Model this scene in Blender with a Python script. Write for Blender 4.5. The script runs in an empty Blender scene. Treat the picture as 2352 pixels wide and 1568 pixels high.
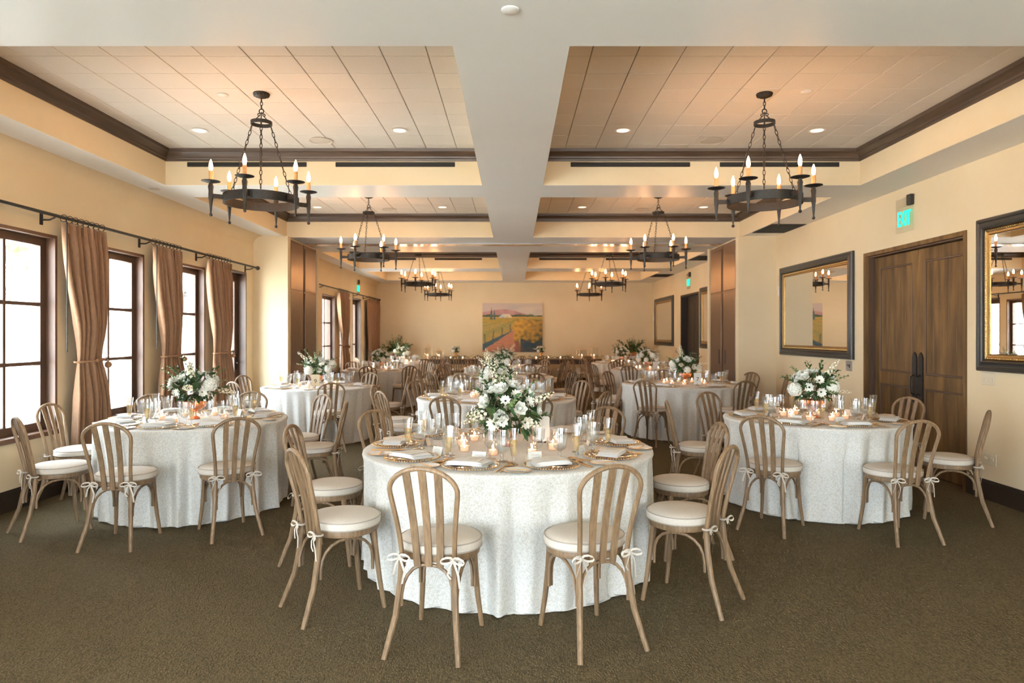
import bpy, bmesh, math, random
from mathutils import Vector, Matrix, Euler, noise
PI = math.pi
sc = bpy.context.scene
COL = sc.collection

# ---------------------------------------------------------------- camera
cam_d = bpy.data.cameras.new('camera')
cam_d.sensor_width = 36.0
cam_d.lens = 24.0
cam_d.shift_x = -0.0021
cam_d.shift_y = -0.0064
cam_d.clip_end = 300
cam_d.dof.use_dof = True
cam_d.dof.focus_distance = 4.3
cam_d.dof.aperture_fstop = 3.2
cam = bpy.data.objects.new('camera', cam_d)
cam.location = (0, 0, 1.5)
cam.rotation_euler = (PI / 2, 0, 0)
COL.objects.link(cam)
sc.camera = cam

# ---------------------------------------------------------------- view, world, sun
vs = sc.view_settings
vs.view_transform = 'Standard'
vs.look = 'None'
vs.gamma = 1.0
vs.use_curve_mapping = False
vs.exposure = 0.72
SKY = 16.0
SUN = 85.0
BULB = 150.0
world = bpy.data.worlds.new('sky')
sc.world = world
world.use_nodes = True
bg = world.node_tree.nodes['Background']
bg.inputs['Color'].default_value = (0.76, 0.88, 1.0, 1)
bg.inputs['Strength'].default_value = SKY

cy = sc.cycles
cy.max_bounces = 8
cy.diffuse_bounces = 4
cy.glossy_bounces = 4
cy.transmission_bounces = 6
cy.transparent_max_bounces = 14
cy.caustics_reflective = False
cy.caustics_refractive = False
cy.sample_clamp_indirect = 8.0
cy.use_denoising = True
cy.use_light_tree = True
cy.use_adaptive_sampling = True
cy.adaptive_threshold = 0.05

# ---------------------------------------------------------------- room dimensions (metres, camera height 1.5)
XL, XR = -4.30, 4.32
YF, YB = -3.6, 21.3
ZS, ZT = 3.13, 3.526          # soffit underside, coffer tile plane
COFY = [(3.855, 7.44), (8.09, 11.41), (13.45, 16.70), (17.57, 20.37)]
COFX = [(-3.80, -0.348), (0.313, 3.77)]
PIER_Y0, PIER_Y1 = 11.25, 13.05
PIER_XL, PIER_XR = -3.73, 3.695
WZ0, WZ1 = 0.60, 2.43
WIN_B = [(-3.3, -1.6), (-1.3, 0.4)]            # tall garden windows of the left wall behind the camera
WIN_L = [(5.33, 6.42), (6.84, 7.93), (8.40, 9.49),
         (15.28, 16.37), (16.81, 17.90)]
DOOR_L = [(9.95, 10.96), (18.15, 19.15)]
WIN_F = [(-4.0, -2.3), (-1.9, -0.2), (2.3, 4.0)]   # behind the camera

def portal(loc, rot, sx, sy):
    d = bpy.data.lights.new('window_portal', 'AREA')
    d.shape = 'RECTANGLE'; d.size = sx; d.size_y = sy
    d.cycles.is_portal = True
    o = bpy.data.objects.new('window_portal', d)
    o.location = loc; o.rotation_euler = rot
    COL.objects.link(o)
for (a, b) in WIN_L:
    portal((XL - 0.26, (a + b) / 2, (WZ0 + WZ1) / 2), (0, -PI / 2, 0), WZ1 - WZ0, b - a)
for (a, b) in WIN_B:
    portal((XL - 0.26, (a + b) / 2, 1.34), (0, -PI / 2, 0), 2.52, b - a)
for (a, b) in DOOR_L:
    portal((XL - 0.26, (a + b) / 2, 1.25), (0, -PI / 2, 0), 2.5, b - a)
for (a, b) in WIN_F:
    portal(((a + b) / 2, YF - 0.26, 1.35), (PI / 2, 0, 0), b - a, 2.3)
if SUN > 0:
    sd = bpy.data.lights.new('sun', 'SUN'); sd.energy = SUN; sd.angle = 0.01; sd.color = (1, 0.97, 0.92)
    so = bpy.data.objects.new('sun', sd)
    so.rotation_euler = Vector((-0.35, 0.5, -1.4)).to_track_quat('-Z', 'Y').to_euler()
    so.location = (6, -8, 18)
    COL.objects.link(so)

# ---------------------------------------------------------------- materials
MATS = {}
def nd(nt, t, **kw):
    n = nt.nodes.new(t)
    for k, v in kw.items(): setattr(n, k, v)
    return n
def pm(name, col, rough=0.6, metal=0.0, spec=0.5, vary=0.0, vscale=(8, 8, 8), col2=None, bump=0.0, bscale=60, bdist=0.01,
       emit=None, estr=0.0, rnd=0.0, sheen=0.0, coat=0.0, detail=4, sub=0.0, cut=(0.35, 0.65)):
    m = bpy.data.materials.new(name); m.use_nodes = True
    nt = m.node_tree; b = nt.nodes['Principled BSDF']
    L = nt.links.new
    b.inputs['Base Color'].default_value = (*col, 1)
    b.inputs['Roughness'].default_value = rough
    b.inputs['Metallic'].default_value = metal
    b.inputs['Specular IOR Level'].default_value = spec
    if sheen: b.inputs['Sheen Weight'].default_value = sheen
    if coat: b.inputs['Coat Weight'].default_value = coat; b.inputs['Coat Roughness'].default_value = 0.2
    if sub:
        b.inputs['Subsurface Weight'].default_value = sub
        b.inputs['Subsurface Radius'].default_value = (0.01, 0.008, 0.004)
    tc = None
    out = None
    if vary or col2 or bump:
        tc = nd(nt, 'ShaderNodeTexCoord')
    if col2:
        mp = nd(nt, 'ShaderNodeMapping'); mp.inputs['Scale'].default_value = vscale
        L(tc.outputs['Object'], mp.inputs['Vector'])
        nz = nd(nt, 'ShaderNodeTexNoise'); nz.inputs['Scale'].default_value = 1.0; nz.inputs['Detail'].default_value = detail
        L(mp.outputs['Vector'], nz.inputs['Vector'])
        rp = nd(nt, 'ShaderNodeValToRGB')
        rp.color_ramp.elements[0].position = cut[0]; rp.color_ramp.elements[1].position = cut[1]
        rp.color_ramp.elements[0].color = (*col, 1); rp.color_ramp.elements[1].color = (*col2, 1)
        L(nz.outputs['Fac'], rp.inputs['Fac'])
        out = rp.outputs['Color']
        L(out, b.inputs['Base Color'])
    if rnd:
        oi = nd(nt, 'ShaderNodeObjectInfo')
        mr = nd(nt, 'ShaderNodeMapRange'); mr.inputs['To Min'].default_value = 1 - rnd; mr.inputs['To Max'].default_value = 1 + rnd
        L(oi.outputs['Random'], mr.inputs['Value'])
        hs = nd(nt, 'ShaderNodeHueSaturation')
        L(mr.outputs['Result'], hs.inputs['Value'])
        if out: L(out, hs.inputs['Color'])
        else: hs.inputs['Color'].default_value = (*col, 1)
        L(hs.outputs['Color'], b.inputs['Base Color'])
    if bump:
        nb = nd(nt, 'ShaderNodeTexNoise'); nb.inputs['Scale'].default_value = bscale; nb.inputs['Detail'].default_value = 3
        L(tc.outputs['Object'], nb.inputs['Vector'])
        bp = nd(nt, 'ShaderNodeBump'); bp.inputs['Strength'].default_value = bump; bp.inputs['Distance'].default_value = bdist
        L(nb.outputs['Fac'], bp.inputs['Height']); L(bp.outputs['Normal'], b.inputs['Normal'])
    if emit:
        b.inputs['Emission Color'].default_value = (*emit, 1)
        b.inputs['Emission Strength'].default_value = estr
    MATS[name] = m
    return m

pm('wall_paint', (0.67, 0.555, 0.365), rough=0.75, col2=(0.71, 0.595, 0.40), vscale=(1.3, 1.3, 1.3), bump=0.25, bscale=9, bdist=0.012)
pm('ceiling_paint', (0.81, 0.80, 0.76), rough=0.42, col2=(0.84, 0.83, 0.79), vscale=(1, 1, 1), bump=0.18, bscale=7, bdist=0.012)
pm('tile_board', (0.63, 0.585, 0.52), rough=0.9, col2=(0.69, 0.65, 0.585), vscale=(160, 160, 160), rnd=0.025, cut=(0.4, 0.5))
pm('tile_joint', (0.22, 0.155, 0.09), rough=0.9)
pm('crown_wood', (0.040, 0.024, 0.014), rough=0.42, col2=(0.062, 0.037, 0.022), vscale=(3, 3, 30))
pm('base_wood', (0.026, 0.017, 0.010), rough=0.45)
pm('slot_black', (0.008, 0.007, 0.006), rough=0.8)
pm('window_wood', (0.060, 0.033, 0.020), rough=0.45, col2=(0.085, 0.045, 0.027), vscale=(30, 30, 4))
pm('jamb_wood', (0.10, 0.050, 0.028), rough=0.45, col2=(0.13, 0.065, 0.036), vscale=(30, 30, 4))
pm('iron', (0.022, 0.019, 0.016), rough=0.55, metal=0.6, col2=(0.034, 0.030, 0.026), vscale=(60, 60, 60))
pm('rod_iron', (0.030, 0.030, 0.026), rough=0.5, metal=0.5)
pm('candle_sleeve', (0.55, 0.26, 0.10), rough=0.5, col2=(0.62, 0.32, 0.13), vscale=(20, 20, 60))
pm('bulb', (1, 0.8, 0.55), rough=0.4, emit=(1.0, 0.47, 0.17), estr=BULB)
pm('curtain', (0.20, 0.102, 0.048), rough=0.75, col2=(0.235, 0.122, 0.058), vscale=(60, 60, 20), sheen=0.25, bump=0.2, bscale=400, bdist=0.002)
pm('rope', (0.24, 0.125, 0.06), rough=0.8)
pm('curtain_lining', (0.6, 0.55, 0.45), rough=0.9)
pm('chair_wood', (0.165, 0.102, 0.054), rough=0.48, col2=(0.255, 0.165, 0.092), vscale=(70, 70, 7), rnd=0.12, spec=0.4)
pm('linen', (0.59, 0.53, 0.455), rough=0.9, col2=(0.63, 0.57, 0.495), vscale=(90, 90, 90), bump=0.2, bscale=500, bdist=0.001)
pm('linen_tie', (0.55, 0.49, 0.42), rough=0.9)
pm('piping', (0.40, 0.345, 0.285), rough=0.9)
pm('napkin', (0.78, 0.76, 0.73), rough=0.9, bump=0.15, bscale=300, bdist=0.001)
pm('paper', (0.82, 0.79, 0.72), rough=0.8)
pm('kraft', (0.62, 0.50, 0.33), rough=0.8)
pm('ink', (0.02, 0.018, 0.015), rough=0.7)
pm('porcelain', (0.80, 0.79, 0.76), rough=0.15)
pm('gold', (0.80, 0.53, 0.25), rough=0.35, metal=1.0)
pm('copper', (0.80, 0.36, 0.18), rough=0.3, metal=1.0)
pm('wax', (0.85, 0.70, 0.50), rough=0.5, emit=(1, 0.48, 0.26), estr=0.3)  # weak emission stands in for candlelight glowing through the wax
pm('flame', (1, 0.8, 0.5), rough=0.5, emit=(1.0, 0.55, 0.26), estr=55.0)
pm('petal', (0.80, 0.79, 0.70), rough=0.7, rnd=0.05)
pm('petal_cream', (0.78, 0.73, 0.56), rough=0.7, rnd=0.06)
pm('petal_center', (0.30, 0.33, 0.08), rough=0.7)
pm('leaf', (0.035, 0.085, 0.022), rough=0.45, rnd=0.3)
pm('leaf_light', (0.14, 0.21, 0.075), rough=0.5, rnd=0.3)
pm('leaf_bronze', (0.22, 0.13, 0.035), rough=0.5)
pm('stem', (0.09, 0.12, 0.04), rough=0.6)
pm('switch_plate', (0.62, 0.55, 0.40), rough=0.4)
pm('plate_steel', (0.35, 0.37, 0.36), rough=0.35, metal=0.7)
pm('white_plastic', (0.78, 0.76, 0.72), rough=0.4)
pm('grille', (0.56, 0.50, 0.42), rough=0.8)
pm('can_glow', (0.9, 0.7, 0.5), rough=0.4, emit=(1.0, 0.66, 0.45), estr=1.6)
pm('can_fill_glow', (0.9, 0.7, 0.5), rough=0.4, emit=(1.0, 0.55, 0.26), estr=70.0)  # strong glow for the added far-room cans
pm('can_dim', (0.75, 0.72, 0.66), rough=0.25)
pm('exit_green', (0.0, 0.5, 0.32), rough=0.5, emit=(0.0, 0.80, 0.50), estr=1.1)
pm('door_dark', (0.022, 0.014, 0.009), rough=0.55)
pm('mirror_black', (0.018, 0.018, 0.017), rough=0.35, col2=(0.030, 0.030, 0.027), vscale=(50, 50, 50))
pm('mirror_gold', (0.36, 0.22, 0.075), rough=0.35, metal=0.9, col2=(0.20, 0.12, 0.045), vscale=(90, 90, 90))
pm('panel_metal', (0.12, 0.068, 0.042), rough=0.33, metal=0.55, col2=(0.145, 0.082, 0.05), vscale=(60, 60, 3))
pm('track', (0.75, 0.74, 0.72), rough=0.18, metal=0.9)
pm('table_wood', (0.055, 0.032, 0.018), rough=0.45, col2=(0.08, 0.048, 0.028), vscale=(4, 40, 40))
pm('patio', (0.56, 0.55, 0.52), rough=0.9)
pm('pale_gravel', (0.72, 0.71, 0.68), rough=0.9)
pm('stucco', (0.66, 0.63, 0.58), rough=0.9)
pm('bin_grey', (0.10, 0.10, 0.11), rough=0.6)
pm('leaf_out', (0.10, 0.22, 0.05), rough=0.6, rnd=0.3)
pm('umbrella', (0.42, 0.25, 0.17), rough=0.8)
pm('trunk', (0.10, 0.07, 0.05), rough=0.9)
pm('mirror_glass', (0.90, 0.90, 0.88), rough=0.0, metal=1.0)
pm('black', (0.01, 0.01, 0.01), rough=0.5)

def door_wood():
    m = pm('door_wood', (0.055, 0.029, 0.010), rough=0.5, col2=(0.18, 0.100, 0.033), vscale=(13, 13, 1.7), spec=0.25, rnd=0.10, detail=6, cut=(0.3, 0.72))
    return m
door_wood()

def thin_glass(name, tint, rough=0.0, ior=1.45, extra=0.0):
    m = bpy.data.materials.new(name); m.use_nodes = True
    nt = m.node_tree; nt.nodes.clear(); L = nt.links.new
    o = nd(nt, 'ShaderNodeOutputMaterial')
    tr = nd(nt, 'ShaderNodeBsdfTransparent'); tr.inputs['Color'].default_value = (*tint, 1)
    gl = nd(nt, 'ShaderNodeBsdfGlossy'); gl.inputs['Roughness'].default_value = rough
    lw = nd(nt, 'ShaderNodeLayerWeight'); lw.inputs['Blend'].default_value = 0.5
    pw = nd(nt, 'ShaderNodeMath', operation='POWER'); pw.inputs[1].default_value = 4.0
    L(lw.outputs['Facing'], pw.inputs[0])
    ma = nd(nt, 'ShaderNodeMath', operation='MULTIPLY_ADD'); ma.inputs[1].default_value = 0.9; ma.inputs[2].default_value = 0.04 + extra; ma.use_clamp = True
    L(pw.outputs[0], ma.inputs[0])
    mx = nd(nt, 'ShaderNodeMixShader')
    L(ma.outputs[0], mx.inputs['Fac'])
    L(tr.outputs[0], mx.inputs[1]); L(gl.outputs[0], mx.inputs[2]); L(mx.outputs[0], o.inputs['Surface'])
    MATS[name] = m
thin_glass('pane_glass', (0.97, 0.985, 0.98), 0.0, 1.45)
thin_glass('table_glass', (0.97, 0.975, 0.97), 0.04, 1.5, 0.10)
thin_glass('cut_glass', (0.98, 0.95, 0.93), 0.08, 1.5, 0.06)
thin_glass('acrylic', (0.985, 0.99, 0.985), 0.1, 1.45, 0.0)
def liquid(name, tint, white):
    m = bpy.data.materials.new(name); m.use_nodes = True
    nt = m.node_tree; nt.nodes.clear(); L = nt.links.new
    o = nd(nt, 'ShaderNodeOutputMaterial')
    tr = nd(nt, 'ShaderNodeBsdfTransparent'); tr.inputs['Color'].default_value = (*tint, 1)
    df = nd(nt, 'ShaderNodeBsdfPrincipled'); df.inputs['Base Color'].default_value = (*tint, 1); df.inputs['Roughness'].default_value = 0.15
    mx = nd(nt, 'ShaderNodeMixShader'); mx.inputs['Fac'].default_value = white
    L(tr.outputs[0], mx.inputs[1]); L(df.outputs[0], mx.inputs[2]); L(mx.outputs[0], o.inputs['Surface'])
    MATS[name] = m
liquid('water', (0.95, 0.96, 0.95), 0.12)
liquid('wine', (0.93, 0.82, 0.62), 0.15)

def carpet():
    m = bpy.data.materials.new('carpet'); m.use_nodes = True
    nt = m.node_tree; b = nt.nodes['Principled BSDF']; L = nt.links.new
    b.inputs['Roughness'].default_value = 0.95; b.inputs['Specular IOR Level'].default_value = 0.1
    tc = nd(nt, 'ShaderNodeTexCoord')
    mp = nd(nt, 'ShaderNodeMapping'); mp.inputs['Scale'].default_value = (120, 72, 1); mp.inputs['Rotation'].default_value = (0, 0, 0.35)
    L(tc.outputs['Object'], mp.inputs['Vector'])
    vo = nd(nt, 'ShaderNodeTexVoronoi'); vo.inputs['Scale'].default_value = 1.0; vo.inputs['Randomness'].default_value = 0.85
    L(mp.outputs['Vector'], vo.inputs['Vector'])
    nz = nd(nt, 'ShaderNodeTexNoise'); nz.inputs['Scale'].default_value = 1.1; nz.inputs['Detail'].default_value = 3
    L(tc.outputs['Object'], nz.inputs['Vector'])
    r1 = nd(nt, 'ShaderNodeValToRGB')
    r1.color_ramp.elements[0].color = (0.140, 0.108, 0.060, 1); r1.color_ramp.elements[1].color = (0.084, 0.063, 0.033, 1)
    r1.color_ramp.elements[0].position = 0.15; r1.color_ramp.elements[1].position = 0.75
    L(vo.outputs['Distance'], r1.inputs['Fac'])
    mx = nd(nt, 'ShaderNodeMixRGB', blend_type='MULTIPLY'); mx.inputs['Fac'].default_value = 0.5
    r2 = nd(nt, 'ShaderNodeValToRGB'); r2.color_ramp.elements[0].color = (0.78, 0.80, 0.80, 1); r2.color_ramp.elements[1].color = (1, 1, 1, 1)
    L(nz.outputs['Fac'], r2.inputs['Fac']); L(r1.outputs['Color'], mx.inputs[1]); L(r2.outputs['Color'], mx.inputs[2])
    L(mx.outputs['Color'], b.inputs['Base Color'])
    bp = nd(nt, 'ShaderNodeBump'); bp.inputs['Strength'].default_value = 0.8; bp.inputs['Distance'].default_value = 0.006; bp.invert = True
    L(vo.outputs['Distance'], bp.inputs['Height']); L(bp.outputs['Normal'], b.inputs['Normal'])
    MATS['carpet'] = m
carpet()
def damask():
    m = bpy.data.materials.new('damask'); m.use_nodes = True
    nt = m.node_tree; b = nt.nodes['Principled BSDF']; L = nt.links.new
    b.inputs['Roughness'].default_value = 0.85; b.inputs['Sheen Weight'].default_value = 0.15
    tc = nd(nt, 'ShaderNodeTexCoord')
    nz = nd(nt, 'ShaderNodeTexNoise'); nz.inputs['Scale'].default_value = 105; nz.inputs['Detail'].default_value = 4; nz.inputs['Distortion'].default_value = 1.0
    L(tc.outputs['Object'], nz.inputs['Vector'])
    rp = nd(nt, 'ShaderNodeValToRGB')
    rp.color_ramp.elements[0].position = 0.40; rp.color_ramp.elements[1].position = 0.56
    rp.color_ramp.elements[0].color = (0.575, 0.54, 0.475, 1); rp.color_ramp.elements[1].color = (0.71, 0.70, 0.665, 1)
    L(nz.outputs['Fac'], rp.inputs['Fac']); L(rp.outputs['Color'], b.inputs['Base Color'])
    n2 = nd(nt, 'ShaderNodeTexNoise'); n2.inputs['Scale'].default_value = 260
    L(tc.outputs['Object'], n2.inputs['Vector'])
    bp = nd(nt, 'ShaderNodeBump'); bp.inputs['Strength'].default_value = 0.25; bp.inputs['Distance'].default_value = 0.002
    L(n2.outputs['Fac'], bp.inputs['Height']); L(bp.outputs['Normal'], b.inputs['Normal'])
    MATS['damask'] = m
damask()
def canvas():
    m = bpy.data.materials.new('painted_canvas'); m.use_nodes = True
    nt = m.node_tree; b = nt.nodes['Principled BSDF']
    a = nd(nt, 'ShaderNodeVertexColor'); a.layer_name = 'paint'
    nt.links.new(a.outputs['Color'], b.inputs['Base Color']); b.inputs['Roughness'].default_value = 0.6
    MATS['painted_canvas'] = m
canvas()

# ---------------------------------------------------------------- mesh helpers
class MB:
    def __init__(s): s.v = []; s.f = []
    def add(s, vs, fs):
        n = len(s.v); s.v += [tuple(p) for p in vs]; s.f += [tuple(i + n for i in f) for f in fs]; return s
    def box(s, x0, x1, y0, y1, z0, z1):
        return s.add([(x0, y0, z0), (x1, y0, z0), (x1, y1, z0), (x0, y1, z0), (x0, y0, z1), (x1, y0, z1), (x1, y1, z1), (x0, y1, z1)],
                     [(0, 3, 2, 1), (4, 5, 6, 7), (0, 1, 5, 4), (1, 2, 6, 5), (2, 3, 7, 6), (3, 0, 4, 7)])
    def bbox(s, x0, x1, y0, y1, z0, z1, b):
        # box with chamfered edges
        bm = bmesh.new()
        bmesh.ops.create_cube(bm, size=1)
        for v in bm.verts:
            v.co = ((x0 + x1) / 2 + v.co.x * (x1 - x0), (y0 + y1) / 2 + v.co.y * (y1 - y0), (z0 + z1) / 2 + v.co.z * (z1 - z0))
        bmesh.ops.bevel(bm, geom=bm.edges[:], offset=b, segments=1, affect='EDGES')
        bm.verts.index_update()
        s.add([v.co[:] for v in bm.verts], [[v.index for v in f.verts] for f in bm.faces]); bm.free(); return s
    def tube(s, pts, r, n=8, closed=False, cap=True, flat=None):
        # r: radius or list; flat=(w,t): elliptical section using fixed frame
        pts = [Vector(p) for p in pts]; m = len(pts)
        rs = r if isinstance(r, (list, tuple)) else [r] * m
        base = len(s.v); ref = None
        for i, p in enumerate(pts):
            if closed: t = pts[(i + 1) % m] - pts[(i - 1) % m]
            else: t = pts[min(i + 1, m - 1)] - pts[max(i - 1, 0)]
            t.normalize()
            if ref is None:
                ref = Vector((0, 0, 1)) if abs(t.z) < 0.9 else Vector((1, 0, 0))
            a = (ref - t * ref.dot(t)).normalized(); ref = a; bb = t.cross(a)
            for k in range(n):
                ang = 2 * PI * k / n
                s.v.append(tuple(p + (a * math.cos(ang) + bb * math.sin(ang)) * rs[i]))
        segs = m if closed else m - 1
        for i in range(segs):
            for k in range(n):
                a0 = base + i * n + k; a1 = base + i * n + (k + 1) % n
                b0 = base + ((i + 1) % m) * n + k; b1 = base + ((i + 1) % m) * n + (k + 1) % n
                s.f.append((a0, a1, b1, b0))
        if cap and not closed:
            s.f.append(tuple(base + k for k in reversed(range(n))))
            s.f.append(tuple(base + (m - 1) * n + k for k in range(n)))
        return s
    def lathe(s, prof, n=24, c=(0, 0, 0), cap0=False, cap1=False):
        base = len(s.v)
        for (r, z) in prof:
            for k in range(n):
                a = 2 * PI * k / n
                s.v.append((c[0] + r * math.cos(a), c[1] + r * math.sin(a), c[2] + z))
        for i in range(len(prof) - 1):
            for k in range(n):
                s.f.append((base + i * n + k, base + i * n + (k + 1) % n, base + (i + 1) * n + (k + 1) % n, base + (i + 1) * n + k))
        if cap0: s.f.append(tuple(base + k for k in reversed(range(n))))
        if cap1: s.f.append(tuple(base + (len(prof) - 1) * n + k for k in range(n)))
        return s
    def ball(s, c, r, n=8, sz=1.0):
        m = n // 2 + 1
        prof = [(max(1e-4, r * math.sin(PI * i / m)), -r * sz * math.cos(PI * i / m)) for i in range(m + 1)]
        return s.lathe(prof, n, c)
    def grid(s, fn, nu, nv):
        base = len(s.v)
        for j in range(nv + 1):
            for i in range(nu + 1): s.v.append(tuple(fn(i / nu, j / nv)))
        for j in range(nv):
            for i in range(nu):
                a = base + j * (nu + 1) + i
                s.f.append((a, a + 1, a + nu + 2, a + nu + 1))
        return s
    def strip(s, path, w, up=(0, 0, 1)):
        # ribbon along a path
        pts = [Vector(p) for p in path]; up = Vector(up); base = len(s.v)
        for i, p in enumerate(pts):
            s.v.append(tuple(p - up * w / 2)); s.v.append(tuple(p + up * w / 2))
        for i in range(len(pts) - 1):
            a = base + 2 * i; s.f.append((a, a + 2, a + 3, a + 1))
        return s
    def xf(s, M, start=0):
        for i in range(start, len(s.v)): s.v[i] = tuple(M @ Vector(s.v[i]))
        return s
    def mesh(s, name, mat=None, smooth=True, angle=40, fix=False):
        me = bpy.data.meshes.new(name)
        me.from_pydata(s.v, [], s.f)
        if fix:
            bm = bmesh.new(); bm.from_mesh(me); bmesh.ops.recalc_face_normals(bm, faces=bm.faces[:]); bm.to_mesh(me); bm.free()
        if smooth:
            me.shade_smooth(); me.set_sharp_from_angle(angle=math.radians(angle))
        if mat: me.materials.append(MATS[mat])
        return me

def link(name, data, parent=None, loc=None, rot=None, label=None, cat=None, group=None, kind=None, scale=None):
    o = bpy.data.objects.new(name, data)
    COL.objects.link(o)
    if parent is not None: o.parent = parent
    if loc is not None: o.location = loc
    if rot is not None: o.rotation_euler = rot
    if scale is not None: o.scale = scale
    if label: o['label'] = label
    if cat: o['category'] = cat
    if group: o['group'] = group
    if kind: o['kind'] = kind
    return o
def obj(name, mb, mat, parent=None, smooth=True, angle=40, fix=False, **kw):
    return link(name, mb.mesh(name, mat, smooth, angle, fix), parent, **kw)
def thing(name, label, cat, loc=(0, 0, 0), rz=0, group=None, kind=None):
    return link(name, None, None, loc, (0, 0, rz), label, cat, group, kind)

class Kit:
    """a thing as a list of parts; place() makes an Empty with one object per part"""
    def __init__(s, name): s.name = name; s.parts = []
    def part(s, name, mb, mat, loc=None, rot=None, parent=None, scale=None, **kw):
        me = mb.mesh(name, mat, **kw) if isinstance(mb, MB) else mb
        s.parts.append((name, me, loc, rot, parent, scale)); return len(s.parts) - 1
    def place(s, label, cat, loc, rz=0, group=None, rot=None, scale=None):
        if len(s.parts) and s.parts[0][4] == 'root':
            n, me, *_ = s.parts[0]
            root = link(s.name, me, None, loc, rot or (0, 0, rz), label, cat, group, scale=scale)
            objs = [root]; rest = s.parts[1:]
        else:
            root = link(s.name, None, None, loc, rot or (0, 0, rz), label, cat, group, scale=scale)
            objs = []; rest = s.parts
        for (n, me, l, r, p, sc_) in rest:
            par = root if p is None else objs[p]
            objs.append(link(n, me, par, l, r, scale=sc_))
        return root

def rects_with_holes(u0, u1, z0, z1, holes):
    """split a rectangle into rectangles around non-overlapping holes (u0,u1,z0,z1) sorted along u"""
    out = []; cur = u0
    for (a, b, c, d) in sorted(holes):
        if a > cur: out.append((cur, a, z0, z1))
        if c > z0: out.append((a, b, z0, c))
        if d < z1: out.append((a, b, d, z1))
        cur = b
    if cur < u1: out.append((cur, u1, z0, z1))
    return out

def text_mesh(body, size, mat, extrude=0.0, offset=0.0):
    cu = bpy.data.curves.new('lettering', 'FONT'); cu.body = body; cu.size = size; cu.align_x = 'CENTER'; cu.align_y = 'CENTER'; cu.extrude = extrude; cu.offset = offset
    t = bpy.data.objects.new('lettering', cu)
    me = bpy.data.meshes.new_from_object(t); me.name = 'lettering'; me.materials.clear(); me.materials.append(MATS[mat])
    bpy.data.objects.remove(t); bpy.data.curves.remove(cu)
    return me

# ================================================================ THE ROOM
obj('floor', MB().box(XL - 0.3, XR + 0.3, YF - 0.3, YB + 0.3, -0.12, 0.0), 'carpet', smooth=False, kind='structure', label='olive brown loop pile carpet across the whole room', cat='floor')

# left wall with its window and door openings, and a soft cove under the soffit
mb = MB()
holes = [(a, b, WZ0, WZ1) for (a, b) in WIN_L] + [(a, b, 0.08, 2.60) for (a, b) in WIN_B] + [(a, b, 0.0, 2.50) for (a, b) in DOOR_L]
for (a, b, c, d) in rects_with_holes(YF - 0.25, YB + 0.25, 0.0, ZT + 0.2, holes):
    mb.box(XL - 0.25, XL, a, b, c, d)
CV = 0.16
for (ya, yb) in ((YF, PIER_Y0), (PIER_Y1, YB)):
    n = 8
    pr = [(XL + CV - CV * math.cos(PI / 2 * i / n), ZS - CV + CV * math.sin(PI / 2 * i / n)) for i in range(n + 1)]
    vs_ = [(x, ya, z) for x, z in pr] + [(x, yb, z) for x, z in pr]
    mb.add(vs_, [(i, n + 1 + i, n + 2 + i, i + 1) for i in range(n)])
obj('wall_left', mb, 'wall_paint', kind='structure', label='cream stucco wall with the tall windows', cat='wall', angle=25)

# right wall
DR1 = (6.51, 8.42, 0.0, 2.50)
DR2 = (15.95, 17.70, 0.0, 2.52)
mb = MB()
for (a, b, c, d) in rects_with_holes(YF - 0.25, YB + 0.25, 0.0, ZT + 0.2, [DR1, DR2]):
    mb.box(XR, XR + 0.25, a, b, c, d)
obj('wall_right', mb, 'wall_paint', smooth=False, kind='structure', label='cream wall with the mirrors and wooden double doors', cat='wall')
obj('wall_back', MB().box(XL, XR, YB, YB + 0.25, 0, ZT + 0.2), 'wall_paint', smooth=False, kind='structure', label='warmly lit cream wall behind the vineyard painting', cat='wall')
mb = MB()
for (a, b, c, d) in rects_with_holes(XL, XR, 0, ZT + 0.2, [(a, b, 0.2, 2.5) for a, b in WIN_F]):
    mb.box(a, b, YF - 0.25, YF, c, d)
obj('wall_front', mb, 'wall_paint', smooth=False, kind='structure', label='cream wall behind the camera with garden windows', cat='wall')

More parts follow.
